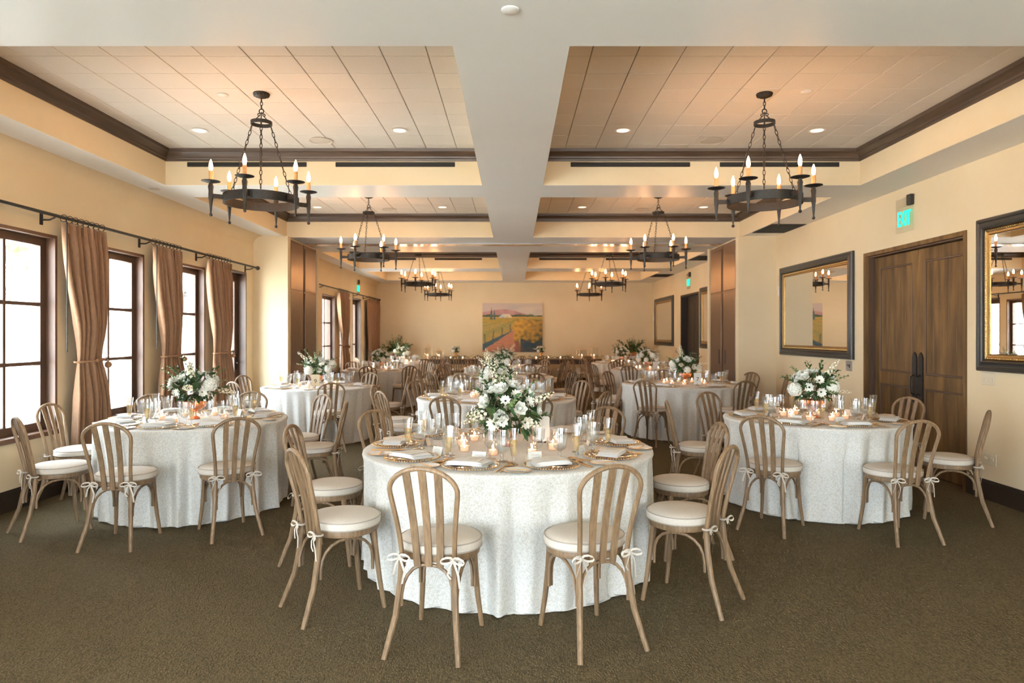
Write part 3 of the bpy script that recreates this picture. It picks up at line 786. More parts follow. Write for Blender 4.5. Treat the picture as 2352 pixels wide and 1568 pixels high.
# ---------------------------------------------------------------- curtains on iron rods
def curtain(y_top, y_tie, y_bot, lab, ztie=1.25, tied=True, seed=0, wand=True):
    rng = random.Random(seed)
    X0 = XL + 0.13; zt = 2.535; zb = 0.012
    NP = 8; NU, NV = NP * 10, 44
    ph = [rng.uniform(0, 6.28) for _ in range(6)]
    def edges(z):
        def sm(t): return t * t * (3 - 2 * t)
        if not tied:
            return y_top
        if z > ztie:
            t = sm((zt - z) / (zt - ztie)); t = t ** 1.3
            return (y_top[0] + (y_tie[0] - y_top[0]) * t, y_top[1] + (y_tie[1] - y_top[1]) * t)
        t = min(1, (ztie - z) / 0.9); t = t ** 0.6
        return (y_tie[0] + (y_bot[0] - y_tie[0]) * t, y_tie[1] + (y_bot[1] - y_tie[1]) * t)
    def fn(u, v):
        z = zt + (zb - zt) * v
        a, b = edges(z)
        sag = 0.0
        tie = max(0, 1 - abs(z - ztie) / 0.35) if tied else 0
        amp = 0.052 * (1 - 0.62 * tie) * (0.55 + 0.45 * min(1, (zt - z) / 0.25))
        wv = math.sin(u * NP * 2 * PI + 0.6 * math.sin(u * 9 + ph[0]) + 0.5 * math.sin(v * 3 + ph[1]))
        belly = 0.05 * math.sin(PI * u) * (0.35 + 0.65 * math.sin(PI * min(1, max(0, (zt - z) / (zt - zb))))) if tied else 0
        x = X0 + amp * wv + belly * (1 - tie) + 0.012 * math.sin(u * 17 + v * 5 + ph[2])
        if tied: x += 0.035 * tie * math.sin(PI * u)
        y = a + (b - a) * u + 0.006 * math.sin(v * 14 + u * 30 + ph[3])
        return (max(x, XL + 0.036), y, z)
    r = thing('curtain', lab, 'curtain', (0, 0, 0), 0, 'brown curtains')
    m = MB(); m.grid(fn, NU, NV)
    o = obj('panel_cloth', m, 'curtain', r, angle=180)
    md = o.modifiers.new('thick', 'SOLIDIFY'); md.thickness = 0.004
    # pinch header
    m = MB()
    for k in range(NP):
        u = (k + 0.25) / NP; y = y_top[0] + (y_top[1] - y_top[0]) * u
        m.bbox(X0 + 0.028, X0 + 0.046, y - 0.012, y + 0.012, zt - 0.10, zt + 0.004, 0.004)
    obj('pleat_header', m, 'curtain', r)
    m = MB()
    for k in range(NP):
        u = (k + 0.25) / NP; y = y_top[0] + (y_top[1] - y_top[0]) * u
        m.tube([(X0 + 0.033 * math.cos(q * PI / 6), y + 0.004 * math.sin(k * 3), 2.585 - 0.006 + 0.033 * math.sin(q * PI / 6)) for q in range(12)], 0.0035, 5, closed=True)
        m.tube([(X0 + 0.02, y, 2.56), (X0 + 0.025, y, zt - 0.02)], 0.0025, 4)
    obj('curtain_ring', m, 'iron', r)
    if tied:
        a, b = edges(ztie)
        m = MB(); pts = []
        for q in range(20):
            an = 2 * PI * q / 20
            pts.append((X0 + 0.012 + 0.078 * math.cos(an), (a + b) / 2 + ((b - a) / 2 + 0.016) * math.sin(an), ztie + 0.01 * math.sin(an)))
        pts = [(max(p[0], XL + 0.015), p[1], p[2]) for p in pts]
        m.tube(pts, 0.010, 6, closed=True)
        m.ball((X0 + 0.085, (a + b) / 2 - 0.02, ztie), 0.022, 8)
        m.ball((X0 + 0.06, b + 0.015, ztie - 0.05), 0.034, 10)
        m.tube([(X0 + 0.06, b + 0.01, ztie), (X0 + 0.06, b + 0.015, ztie - 0.04)], 0.008, 6)
        obj('tieback', m, 'rope', r)
    if wand:
        obj('wand', MB().tube([(X0 + 0.05, y_top[0] - 0.01, 2.54), (X0 + 0.05, y_top[0] - 0.008, 1.34)], 0.006, 6), 'iron', r)
curtain((6.30, 6.96), (6.50, 6.90), (6.44, 7.08), 'brown curtain nearest the camera, tied back with a rope', seed=1)
curtain((7.88, 8.55), (8.10, 8.50), (8.02, 8.66), 'brown curtain second from the camera, tied back with a rope', seed=2)
curtain((9.28, 10.05), (9.50, 9.98), (9.40, 10.10), 'brown curtain third from the camera, beside the garden door', seed=3, wand=False)
curtain((16.2, 17.2), (16.55, 17.0), (16.4, 17.25), 'tied brown curtain in the far room beside the window', seed=4, wand=False)
curtain((19.55, 21.1), None, None, 'untied brown curtain in the far corner of the far room', seed=5, tied=False, wand=False)
curtain((4.95, 5.28), (5.02, 5.25), (4.95, 5.35), 'brown curtain just outside the photo by the window wall', seed=6, wand=False)
for k, (ya, yb) in enumerate(((1.2, 11.10), (13.3, 21.15))):
    r = thing('curtain_rod', ('black iron curtain rod above the near windows', 'black iron curtain rod in the far room')[k], 'curtain rod', (0, 0, 0))
    obj('rod', MB().tube([(XL + 0.13, ya, 2.585), (XL + 0.13, yb, 2.585)], 0.0155, 10), 'rod_iron', r)
    for y, in ((ya,), (yb,)):
        obj('finial', MB().ball((XL + 0.13, y, 2.585), 0.034, 12), 'iron', r)
    for y in ((2.0, 6.2, 7.82, 9.22, 10.9) if k == 0 else (14.9, 18.2, 19.4, 21.0)):
        m = MB(); m.bbox(XL, XL + 0.012, y - 0.018, y + 0.018, 2.50, 2.62, 0.003); m.tube([(XL + 0.01, y, 2.545), (XL + 0.08, y, 2.545), (XL + 0.13, y, 2.566)], 0.008, 6)
        obj('bracket', m, 'iron', r)

# ---------------------------------------------------------------- mirrors on the right wall
def wall_mirror(y0, y1, z0, z1, lab):
    r = thing('wall_mirror', lab, 'mirror', (XR - 0.001, 0, 0), 0, 'framed wall mirrors')
    def frame(prof, o):
        # profile (inset, depth) swept round the rectangle, facing -X
        m = MB(); n = len(prof); v = []
        for (sy, sz) in ((-1, -1), (1, -1), (1, 1), (-1, 1)):
            for (i, d) in prof:
                y = (y0 + o + i) if sy < 0 else (y1 - o - i); z = (z0 + o + i) if sz < 0 else (z1 - o - i)
                v.append((-d, y, z))
        f = []
        for c in range(4):
            for k in range(n):
                f.append((c * n + k, c * n + (k + 1) % n, ((c + 1) % 4) * n + (k + 1) % n, ((c + 1) % 4) * n + k))
        m.add(v, f); return m
    obj('outer_frame', frame([(0, 0.0), (0, 0.030), (0.010, 0.044), (0.030, 0.048), (0.042, 0.038), (0.056, 0.040), (0.085, 0.052), (0.098, 0.046), (0.100, 0.022), (0.100, 0.0)], 0), 'mirror_black', r, angle=30, fix=True)
    obj('inner_frame', frame([(0, 0.0), (0, 0.026), (0.012, 0.032), (0.026, 0.026), (0.036, 0.022), (0.050, 0.024), (0.058, 0.018), (0.058, 0.0)], 0.100), 'mirror_gold', r, angle=30, fix=True)
    # carved beads on the gilt slip
    m = MB(); st = 0.026; e = 0.118
    ny = int((y1 - y0 - 2 * e) / st); nz = int((z1 - z0 - 2 * e) / st)
    def bead(y, z):
        s = 0.009; m.add([(-0.022, y - s, z - s), (-0.022, y + s, z - s), (-0.022, y + s, z + s), (-0.022, y - s, z + s), (-0.040, y, z)], [(0, 1, 4), (1, 2, 4), (2, 3, 4), (3, 0, 4)])
    for i in range(ny + 1):
        y = y0 + e + (y1 - y0 - 2 * e) * i / ny; bead(y, z0 + e); bead(y, z1 - e)
    for i in range(1, nz):
        z = z0 + e + (z1 - z0 - 2 * e) * i / nz; bead(y0 + e, z); bead(y1 - e, z)
    o = obj('beading', m, 'mirror_gold', r, smooth=False)
    o['kind'] = 'stuff'
    q = 0.156
    obj('mirror_glass', MB().add([(-0.012, y0 + q, z0 + q), (-0.012, y0 + q, z1 - q), (-0.012, y1 - q, z1 - q), (-0.012, y1 - q, z0 + q)], [(0, 1, 2, 3)]), 'mirror_glass', r, smooth=False)
wall_mirror(3.93, 6.33, 1.17, 2.56, 'large black and gold framed mirror cut by the photo edge, beside the wooden doors')
wall_mirror(8.66, 11.02, 1.185, 2.57, 'large black and gold framed mirror between the wooden doors and the pier')
wall_mirror(13.4, 15.77, 1.2, 2.58, 'far-room mirror mostly hidden behind the partition doors')
wall_mirror(18.45, 20.85, 1.2, 2.58, 'far-room mirror near the painting wall, past the dark doorway')

# ---------------------------------------------------------------- exit signs
def exit_sign(x, y, z, face, lab, text=True):
    # face = +1: hangs on the left wall facing +X; -1: on the right wall facing -X
    r = thing('exit_sign', lab, 'exit sign', (x, y, z), PI if face > 0 else 0)   # local: wall on +X side, plate faces -X
    obj('mount', MB().bbox(-0.05, -0.001, -0.135, -0.06, 0.12, 0.235, 0.006), 'black', r, smooth=False)
    obj('header_plate', MB().bbox(-0.036, -0.028, -0.06, 0.17, 0.115, 0.215, 0.002), 'acrylic', r, smooth=False)
    obj('sign_plate', MB().bbox(-0.034, -0.026, -0.17, 0.17, -0.16, 0.115, 0.002), 'acrylic', r, smooth=False)
    t = link('lettering', text_mesh('EXIT', 0.235, 'exit_green', 0.003, 0.001), r, (-0.0385, 0.0, -0.02), (PI / 2, 0, -PI / 2), scale=(0.52, 1.0, 1.0))
    t['label'] = 'glowing green EXIT letters'
exit_sign(XR, 7.5, 2.79, -1, 'glowing green EXIT sign above the wooden double doors')
exit_sign(XR, 16.8, 2.80, -1, 'green EXIT sign above the dark far doorway')
exit_sign(XL, 18.7, 2.78, 1, 'green EXIT sign above the far garden door')

# ---------------------------------------------------------------- switches and outlets
def plate(name, y, z, w, h, matn, lab, cat, knobs, dark=False, x=XR):
    r = obj(name, MB().bbox(x - 0.007, x - 0.0005, y - w / 2, y + w / 2, z - h / 2, z + h / 2, 0.003), matn, smooth=False, label=lab, cat=cat)
    for (dy, dz, kw, kh) in knobs:
        obj('toggle', MB().bbox(x - 0.013, x - 0.006, y + dy - kw / 2, y + dy + kw / 2, z + dz - kh / 2, z + dz + kh / 2, 0.002), 'black' if dark else matn, r, smooth=False)
plate('switch_plate', 6.22, 1.10, 0.17, 0.115, 'switch_plate', 'cream three-dial switch plate under the near mirror', 'switch', [(-0.05, -0.01, 0.03, 0.03), (0.0, -0.01, 0.03, 0.03), (0.05, -0.01, 0.03, 0.03)])
plate('wall_outlet', 6.2, 0.375, 0.18, 0.11, 'switch_plate', 'cream power outlet low on the wall under the near mirror', 'outlet', [(-0.045, 0, 0.035, 0.03), (0.03, 0, 0.02, 0.02), (0.055, 0, 0.02, 0.02)])
plate('control_plate', 8.80, 1.10, 0.16, 0.13, 'plate_steel', 'grey metal control plate under the mirror beside the doors', 'switch', [(-0.02, 0.0, 0.02, 0.04), (0.02, 0.01, 0.035, 0.012)], True)
plate('thermostat', 11.13, 2.22, 0.075, 0.16, 'white_plastic', 'small white thermostat in the corner by the pier', 'thermostat', [(0, 0.03, 0.03, 0.03)])
plate('thermostat', 21.1, 2.0, 0.09, 0.14, 'white_plastic', 'small white thermostat in the far corner by the painting wall', 'thermostat', [(0, 0.03, 0.03, 0.03)])
plate('control_plate', 18.2, 1.08, 0.10, 0.13, 'plate_steel', 'small grey control plate below the far mirror', 'switch', [(0, 0, 0.02, 0.04)], True)

# ---------------------------------------------------------------- vineyard painting
def paint(u, v):
    """u: left to right, v: bottom to top; a loose landscape"""
    def N(s, o=0.0, a=1.0): return noise.noise(Vector((u * s, v * s * a, o)))
    def mixc(a, b, t): t = max(0, min(1, t)); return tuple(a[i] + (b[i] - a[i]) * t for i in range(3))
    sky = mixc((0.52, 0.42, 0.40), (0.60, 0.52, 0.44), u + 0.3 * N(4)); sky = mixc(sky, (0.40, 0.38, 0.37), max(0, N(3, 2, 3)) * 0.9)
    hill = 0.80 + 0.075 * math.exp(-((u - 0.33) / 0.28) ** 2) - 0.10 * max(0, u - 0.55) * 2
    tree = 0.765 + 0.02 * N(14, 5) - 0.02 * u * (u > 0.85)
    field = 0.715 + 0.012 * (u - 0.3)
    c = sky
    if v < hill + 0.01 * N(6, 3): c = mixc((0.38, 0.20, 0.22), (0.50, 0.28, 0.25), v * 4 - 2.9 + N(9))
    if v < tree: c = mixc((0.035, 0.06, 0.035), (0.10, 0.13, 0.05), 0.5 + N(22, 1))
    if v < field: c = mixc((0.52, 0.36, 0.09), (0.62, 0.27, 0.07), 0.4 + 1.2 * N(10, 7, 2))
    # white barn
    bu = (u - 0.275) / 0.215
    if 0 < bu < 1 and 0.675 < v:
        if bu < 0.55:
            top = 0.72 + 0.06 * (1 - abs(bu - 0.29) / 0.29)
            if v < top: c = mixc((0.42, 0.47, 0.52), (0.55, 0.58, 0.56), bu * 2) if not (0.2 < bu < 0.4 and v < 0.715) else (0.25, 0.35, 0.42)
        top2 = 0.78 - max(0, bu - 0.82) * 0.35
        if bu >= 0.29 and v < top2 and v > 0.72 - (bu - 0.55) * 0.08 and (bu > 0.55 or v > 0.78 - (bu - 0.29) * 0.23): c = (0.66, 0.55, 0.40)
    # vine rows: perspective furrows towards (0.62, 0.70)
    if v < 0.70:
        d = 0.70 - v
        q = (u - 0.66) / (d + 0.03)
        row = math.sin(q * 3.2 + 2.2 * N(3, 4)) + 1.3 * N(26, 8)
        c = mixc((0.55, 0.31, 0.05), (0.26, 0.24, 0.05), 0.5 + 0.55 * row + 0.5 * N(40, 9))
        if row < -0.9: c = mixc(c, (0.12, 0.14, 0.06), 0.4)
        if d > 0.10 and u < 0.5:   # near left vines with trunks
            s = math.sin(u * 44 + 0.5 * N(6, 1)); c = mixc(c, (0.30, 0.26, 0.10), 0.4)
            if v < 0.40 + 0.45 * (u - 0.1) and s > 0.86: c = mixc(c, (0.08, 0.07, 0.05), 0.7)
    # dirt path
    if v < 0.44:
        t = (0.44 - v) / 0.44
        ce = 0.515 - 0.25 * t - 0.02 * t * t; hw = 0.012 + 0.30 * t
        e = (u - ce) / hw + 0.16 * N(14, 11, 2.2)
        if abs(e) < 1: c = mixc((0.52, 0.22, 0.12), (0.40, 0.17, 0.11), 0.5 + 0.9 * N(14, 12, 3)); 
        if -1.75 < e < -0.92: c = mixc((0.03, 0.075, 0.11), (0.07, 0.12, 0.12), 0.5 + N(30))
        if 0.95 < e < 1.35 and t > 0.3: c = (0.22, 0.09, 0.05)
    # right bank of vines
    if u > 0.52 and v < 0.66 + 0.02 * N(10):
        b = 0.52 + 0.10 * max(0, (0.35 - v))
        if u > b + 0.03 * N(9, 14) and v > 0.22 + 0.1 * N(7, 15):
            lit = 0.9 - (u - 0.55) * 1.1 - max(0, 0.48 - v) * 1.4 + 0.55 * N(16, 13)
            c = mixc((0.035, 0.05, 0.025), (0.60, 0.32, 0.04), lit)
        elif u > 0.63 and v < 0.3: c = mixc((0.022, 0.055, 0.075), (0.10, 0.07, 0.05), 0.3 + 1.5 * N(9, 16))
    # two cypresses with blue shade
    for (cu_, tp, w) in ((0.148, 0.925, 0.028), (0.197, 0.905, 0.022)):
        if 0.66 < v < tp:
            ww = w * min(1, (tp - v) / 0.16) + 0.012 * max(0, 0.74 - v) * 8
            if abs(u - cu_ - 0.004 * N(30, 2)) < ww * 0.62: c = mixc((0.05, 0.085, 0.085), (0.08, 0.13, 0.11), 0.5 + 1.5 * N(30, 6))
    return c
PX0, PX1, PZ0, PZ1 = -0.985, 0.885, 0.97, 2.49
r = thing('landscape_painting', 'unframed vineyard landscape painting with white barn on the back wall', 'painting', (0, YB, 0))
NU, NV = 170, 138
m = MB(); m.grid(lambda u, v: (PX0 + (PX1 - PX0) * u, -0.045, PZ0 + (PZ1 - PZ0) * v), NU, NV)
o = obj('painted_face', m, 'painted_canvas', r, smooth=False)
ca = o.data.color_attributes.new('paint', 'FLOAT_COLOR', 'POINT')
buf = []
for j in range(NV + 1):
    for i in range(NU + 1):
        buf += [*paint(i / NU, j / NV), 1.0]
ca.data.foreach_set('color', buf)
obj('canvas_edge', MB().box(PX0, PX1, -0.044, -0.002, PZ0, PZ1), 'paper', r, smooth=False)

# ---------------------------------------------------------------- a few things outside
def leafy(n, rx, ry, rz, size, seed, matn, name, parent, loc):
    rng = random.Random(seed); m = MB()
    for _ in range(n):
        while True:
            p = Vector((rng.uniform(-1, 1), rng.uniform(-1, 1), rng.uniform(-1, 1)))
            if p.length < 1: break
        p = Vector((p.x * rx, p.y * ry, p.z * rz)); d = Vector((rng.gauss(0, 1), rng.gauss(0, 1), rng.gauss(0, 1))).normalized()
        e = d.cross(Vector((0.3, 0.5, 0.8))).normalized(); s = size * rng.uniform(0.6, 1.3)
        m.add([p - d * s, p + e * s * 0.5, p + d * s, p - e * s * 0.5], [(0, 1, 2, 3)])
    o = obj(name, m, matn, parent, smooth=False, loc=loc)
    return o
r = thing('garden_tree', 'leafy green tree on the patio outside the nearest window', 'tree', (-8.2, 9.6, -0.1))
obj('trunk', MB().tube([(0, 0, 0), (0.05, 0.02, 1.2), (0.0, 0.1, 2.4)], [0.10, 0.08, 0.06], 8), 'trunk', r)
o = leafy(1400, 1.3, 1.3, 1.2, 0.09, 3, 'leaf_out', 'foliage', r, (0, 0, 2.9)); o['kind'] = 'stuff'
r = thing('climbing_vine', 'green vine climbing a post outside the second window', 'vine', (-6.6, 12.1, -0.1))
obj('post', MB().bbox(-0.07, 0.07, -0.07, 0.07, 0, 2.9, 0.01), 'stucco', r, smooth=False)
o = leafy(420, 0.3, 0.34, 1.25, 0.085, 5, 'leaf_out', 'foliage', r, (0, 0, 1.75)); o['kind'] = 'stuff'
r = thing('litter_bin', 'grey slatted litter bin on the patio outside the nearest window', 'bin', (-6.9, 8.15, -0.1))
m = MB()
for k in range(12):
    a = 2 * PI * k / 12; m.xf(Matrix(), 0); n0 = len(m.v); m.box(0.235, 0.26, -0.052, 0.052, 0.04, 0.84); m.xf(Matrix.Rotation(a, 4, 'Z'), n0)
obj('slats', m, 'bin_grey', r, smooth=False)
obj('lid', MB().lathe([(0.29, 0.84), (0.29, 0.88), (0.2, 0.95), (0.12, 0.96), (0.12, 0.84)], 20), 'bin_grey', r)
obj('base', MB().lathe([(0.0001, 0), (0.23, 0), (0.23, 0.8)], 20), 'bin_grey', r)
r = thing('patio_umbrella', 'brown patio umbrella outside the nearest window', 'umbrella', (-11.2, 9.0, -0.1))
obj('pole', MB().tube([(0, 0, 0), (0, 0, 2.9)], 0.03, 8), 'trunk', r)
obj('canopy', MB().lathe([(1.5, 2.35), (1.45, 2.45), (0.05, 2.95), (0.001, 3.0)], 8), 'umbrella', r, smooth=False)
obj('base', MB().lathe([(0.0001, 0), (0.3, 0), (0.3, 0.07), (0.05, 0.12)], 20), 'bin_grey', r)
r = thing('wall_lantern', 'black wall lantern seen through the third window', 'lantern', (-8.98, 18.6, 2.35))
m = MB(); m.bbox(0.0, 0.03, -0.09, 0.09, -0.35, 0.35, 0.005); m.box(0.03, 0.16, -0.02, 0.02, 0.28, 0.32)
for sx in (-1, 1):
    for sy in (-1, 1): m.tube([(0.22 + sx * 0.11, sy * 0.11, 0.2), (0.22 + sx * 0.07, sy * 0.07, -0.25)], 0.01, 5)
m.lathe([(0.19, 0.2), (0.17, 0.24), (0.06, 0.34), (0.001, 0.36)], 4, (0.22, 0, 0)); m.lathe([(0.0001, -0.27), (0.11, -0.25), (0.11, -0.23)], 4, (0.22, 0, 0))
obj('lantern_body', m, 'iron', r, smooth=False)

# ================================================================ CHAIRS
def chair_profile_y(z):
    """how far behind the seat centre the back lies at height z"""
    pts = [(0.44, -0.182), (0.52, -0.196), (0.62, -0.216), (0.72, -0.240), (0.80, -0.258), (0.90, -0.280)]
    for (a, ya), (b, yb) in zip(pts, pts[1:]):
        if z <= b: return ya + (yb - ya) * (z - a) / (b - a)
    return -0.28
def chair_parts():
    P = {}
    # bent hoop of the back
    half = [(0.128, 0.40), (0.130, 0.46), (0.135, 0.54), (0.144, 0.62), (0.155, 0.70), (0.164, 0.76)]
    arch = [(0.166 * math.cos(a), 0.775 + 0.112 * math.sin(a)) for a in [math.radians(d) for d in range(6, 90, 12)]]
    right = half + arch
    pts = [(x, chair_profile_y(z), z) for x, z in right] + [(0, chair_profile_y(0.887), 0.887)] + [(-x, chair_profile_y(z), z) for x, z in reversed(right)]
    P['hoop'] = MB().tube(pts, 0.0125, 8)
    # three flat fanned slats
    P['slats'] = []
    for (xb, xt, zt) in ((-0.056, -0.078, 0.876), (0, 0, 0.886), (0.056, 0.078, 0.876)):
        m = MB(); n = 9; w = 0.0175; t = 0.0045
        secs = []
        for i in range(n + 1):
            z = 0.405 + (zt - 0.405) * i / n; x = xb + (xt - xb) * i / n; y = chair_profile_y(z) + 0.012 * math.sin(PI * i / n)
            ww = w * (0.95 + 0.12 * i / n)
            secs += [(x - ww, y - t, z), (x + ww, y - t, z), (x + ww, y + t, z), (x - ww, y + t, z)]
        f = [(0, 3, 2, 1), (4 * n, 4 * n + 1, 4 * n + 2, 4 * n + 3)]
        for i in range(n):
            for k in range(4): f.append((4 * i + k, 4 * i + (k + 1) % 4, 4 * i + 4 + (k + 1) % 4, 4 * i + 4 + k))
        m.add(secs, f); P['slats'].append(m)
    P['legs'] = []
    for s in (-1, 1):
        P['legs'].append(MB().tube([(s * 0.131, -0.184, 0.44), (s * 0.134, -0.192, 0.34), (s * 0.148, -0.222, 0.18), (s * 0.168, -0.262, 0.07), (s * 0.180, -0.288, 0.0)], [0.0165, 0.0165, 0.015, 0.0135, 0.0125], 8))
    for s in (-1, 1):
        P['legs'].append(MB().tube([(s * 0.137, 0.122, 0.428), (s * 0.140, 0.132, 0.32), (s * 0.150, 0.150, 0.16), (s * 0.166, 0.172, 0.0)], [0.0175, 0.0165, 0.0145, 0.012], 8))
    # round seat rim
    def rnd(a, r, back=0.895):
        # circle, a little squarer at the back
        x, y = r * math.cos(a), r * math.sin(a)
        if y < 0: y *= back
        return x, y
    N = 32
    def disc(prof, back=0.895):
        m = MB()
        for (r, z) in prof:
            for k in range(N):
                x, y = rnd(2 * PI * k / N, r, back); m.v.append((x, y, z))
        for i in range(len(prof) - 1):
            for k in range(N): m.f.append((i * N + k, i * N + (k + 1) % N, (i + 1) * N + (k + 1) % N, (i + 1) * N + k))
        m.f.append(tuple(reversed(range(N)))); m.f.append(tuple((len(prof) - 1) * N + k for k in range(N)))
        return m
    P['seat'] = disc([(0.178, 0.420), (0.192, 0.424), (0.196, 0.440), (0.192, 0.456)])
    P['cushion'] = disc([(0.188, 0.457), (0.203, 0.460), (0.207, 0.478), (0.205, 0.497), (0.190, 0.508), (0.10, 0.514), (0.03, 0.515)], 0.855)
    pip = MB()
    for z, r in ((0.462, 0.205), (0.5005, 0.2045)):
        pip.tube([(*rnd(2 * PI * k / N, r, 0.855), z) for k in range(N)], 0.0032, 5, closed=True)
    P['piping'] = pip
    # arched braces between neighbouring legs
    P['braces'] = []
    def brace(p, q, top):
        p, q, top = Vector(p), Vector(q), Vector(top); mid = (p + q) / 2; pts = []
        for i in range(11):
            a = PI * i / 10
            h = math.sin(a); c = math.cos(a)
            b = mid + (p - mid) * math.copysign(abs(c) ** 0.85, c)
            pts.append(b + (top - mid) * h ** 0.9)
        pts = [p - Vector((0, 0, 0.05))] + pts + [q - Vector((0, 0, 0.05))]
        return MB().tube(pts, 0.0085, 6)
    L = 0.27
    rl, rr = (-0.127, -0.200, L), (0.127, -0.200, L); fl, fr = (-0.130, 0.118, L), (0.130, 0.118, L)
    P['braces'].append(brace(rl, rr, (0, -0.165, 0.412)))
    P['braces'].append(brace((-0.140, -0.180, L), (-0.146, 0.110, L), (-0.150, -0.03, 0.412)))
    P['braces'].append(brace((0.140, -0.180, L), (0.146, 0.110, L), (0.150, -0.03, 0.412)))
    P['braces'].append(brace(fl, fr, (0, 0.135, 0.412)))
    # linen bows tied round the back posts
    P['ties'] = []
    for s in (-1, 1):
        m = MB(); cx, cy, cz = s * 0.132, -0.207, 0.452
        m.tube([(s * 0.132 + 0.021 * math.cos(2 * PI * k / 10), -0.186 + 0.021 * math.sin(2 * PI * k / 10), cz) for k in range(10)], 0.005, 5, closed=True)
        m.ball((cx, cy - 0.004, cz), 0.010, 6)
        for d in (-1, 1):
            lp = []
            for k in range(9):
                a = 2 * PI * k / 8; lp.append((cx + d * (0.028 - 0.028 * math.cos(a)) * 1.05, cy - 0.008 - 0.012 * math.sin(a / 2), cz + 0.008 + 0.014 * math.sin(a) - 0.010 * (1 - math.cos(a)) * 0.5))
            m.strip(lp, 0.010, (0, 0.5, 0.85))
            tl = [(cx, cy - 0.006, cz), (cx + d * 0.016, cy - 0.014, cz - 0.03), (cx + d * 0.026, cy - 0.010, cz - 0.065), (cx + d * 0.022 + s * 0.01, cy - 0.006, cz - 0.105 - 0.02 * d)]
            m.strip(tl, 0.011, (0.85, 0.3, 0.2))
        P['ties'].append(m)
    return P
CP = chair_parts()
chair_full = Kit('bentwood_chair')
chair_full.part('seat', CP['seat'], 'chair_wood')
c_ = chair_full.part('cushion', CP['cushion'], 'linen', angle=60)
chair_full.part('piping', CP['piping'], 'piping', parent=c_)
for m in CP['ties']: chair_full.part('tie', m, 'linen_tie', parent=c_)
chair_full.part('back_frame', CP['hoop'], 'chair_wood')
for m in CP['slats']: chair_full.part('back_slat', m, 'chair_wood', fix=True)
for m in CP['legs']: chair_full.part('leg', m, 'chair_wood')
for m in CP['braces']: chair_full.part('brace', m, 'chair_wood')
chair_far = Kit('bentwood_chair')
chair_far.part('seat', CP['seat'], 'chair_wood')
chair_far.part('cushion', CP['cushion'], 'linen', angle=60)
chair_far.part('back_frame', CP['hoop'], 'chair_wood')
for m in CP['slats']: chair_far.part('back_slat', m, 'chair_wood', fix=True)
for m in CP['legs']: chair_far.part('leg', m, 'chair_wood')

# ================================================================ TABLEWARE
HT = 0.76                     # top of the cloth
def fork_mesh():
    m = MB(); t = 0.0014
    m.bbox(-0.0045, 0.0045, -0.095, 0.03, 0.001, 0.001 + 2 * t, 0.001)
    m.add([(-0.0035, 0.03, 0.002), (0.0035, 0.03, 0.002), (0.0105, 0.058, 0.006), (-0.0105, 0.058, 0.006), (-0.0035, 0.03, 0.0045), (0.0035, 0.03, 0.0045), (0.0105, 0.058, 0.0085), (-0.0105, 0.058, 0.0085)], [(0, 3, 2, 1), (4, 5, 6, 7), (0, 1, 5, 4), (1, 2, 6, 5), (2, 3, 7, 6), (3, 0, 4, 7)])
    for k in range(4):
        x = -0.0088 + k * 0.00587; m.box(x - 0.0016, x + 0.0016, 0.058, 0.098, 0.005, 0.0075)
    return m.mesh('fork', 'gold', smooth=False)
def knife_mesh():
    m = MB(); m.bbox(-0.005, 0.005, -0.105, 0.0, 0.001, 0.0055, 0.0012)
    m.add([(-0.006, 0, 0.0015), (0.006, 0, 0.0015), (0.0085, 0.09, 0.0015), (0.002, 0.112, 0.0015), (-0.006, 0.10, 0.0015), (-0.006, 0, 0.004), (0.006, 0, 0.004), (0.0085, 0.09, 0.003), (0.002, 0.112, 0.003), (-0.006, 0.10, 0.004)],
          [(4, 3, 2, 1, 0), (5, 6, 7, 8, 9), (0, 1, 6, 5), (1, 2, 7, 6), (2, 3, 8, 7), (3, 4, 9, 8), (4, 0, 5, 9)])
    return m.mesh('knife', 'gold', smooth=False)
def spoon_mesh():
    m = MB(); m.bbox(-0.0045, 0.0045, -0.10, 0.045, 0.001, 0.004, 0.001)
    n = 14
    top = [(0.021 * math.cos(2 * PI * k / n), 0.075 + 0.033 * math.sin(2 * PI * k / n), 0.0085) for k in range(n)]
    mid = [(0.013 * math.cos(2 * PI * k / n), 0.075 + 0.021 * math.sin(2 * PI * k / n), 0.003) for k in range(n)]
    m.add(top + mid + [(0, 0.075, 0.0012)], [(k, (k + 1) % n, n + (k + 1) % n, n + k) for k in range(n)] + [(n + k, n + (k + 1) % n, 2 * n) for k in range(n)])
    return m.mesh('spoon', 'gold')
FORK, KNIFE, SPOON = fork_mesh(), knife_mesh(), spoon_mesh()
# glass charger with a gold beaded rim
def charger_kit(R, beads=64):
    K = Kit('charger_plate')
    K.part('charger_plate', MB().lathe([(0.0001, 0.003), (R * 0.62, 0.004), (R * 0.70, 0.008), (R * 0.985, 0.014), (R * 0.985, 0.011), (R * 0.70, 0.004), (R * 0.62, 0.0008), (0.0001, 0.0008)], 40), 'table_glass', parent='root')
    m = MB()
    for k in range(beads):
        a = 2 * PI * k / beads; s = R * 0.034
        c = Vector((R * math.cos(a), R * math.sin(a), 0.0135))
        m.add([c + Vector((s, 0, 0)), c + Vector((0, s, 0)), c - Vector((s, 0, 0)), c - Vector((0, s, 0)), c + Vector((0, 0, s)), c - Vector((0, 0, s))], [(0, 1, 4), (1, 2, 4), (2, 3, 4), (3, 0, 4), (1, 0, 5), (2, 1, 5), (3, 2, 5), (0, 3, 5)])
    K.part('beaded_rim', m, 'gold', angle=90)
    return K
CHARGER = charger_kit(0.160); CHARGER_S = charger_kit(0.150, 56)
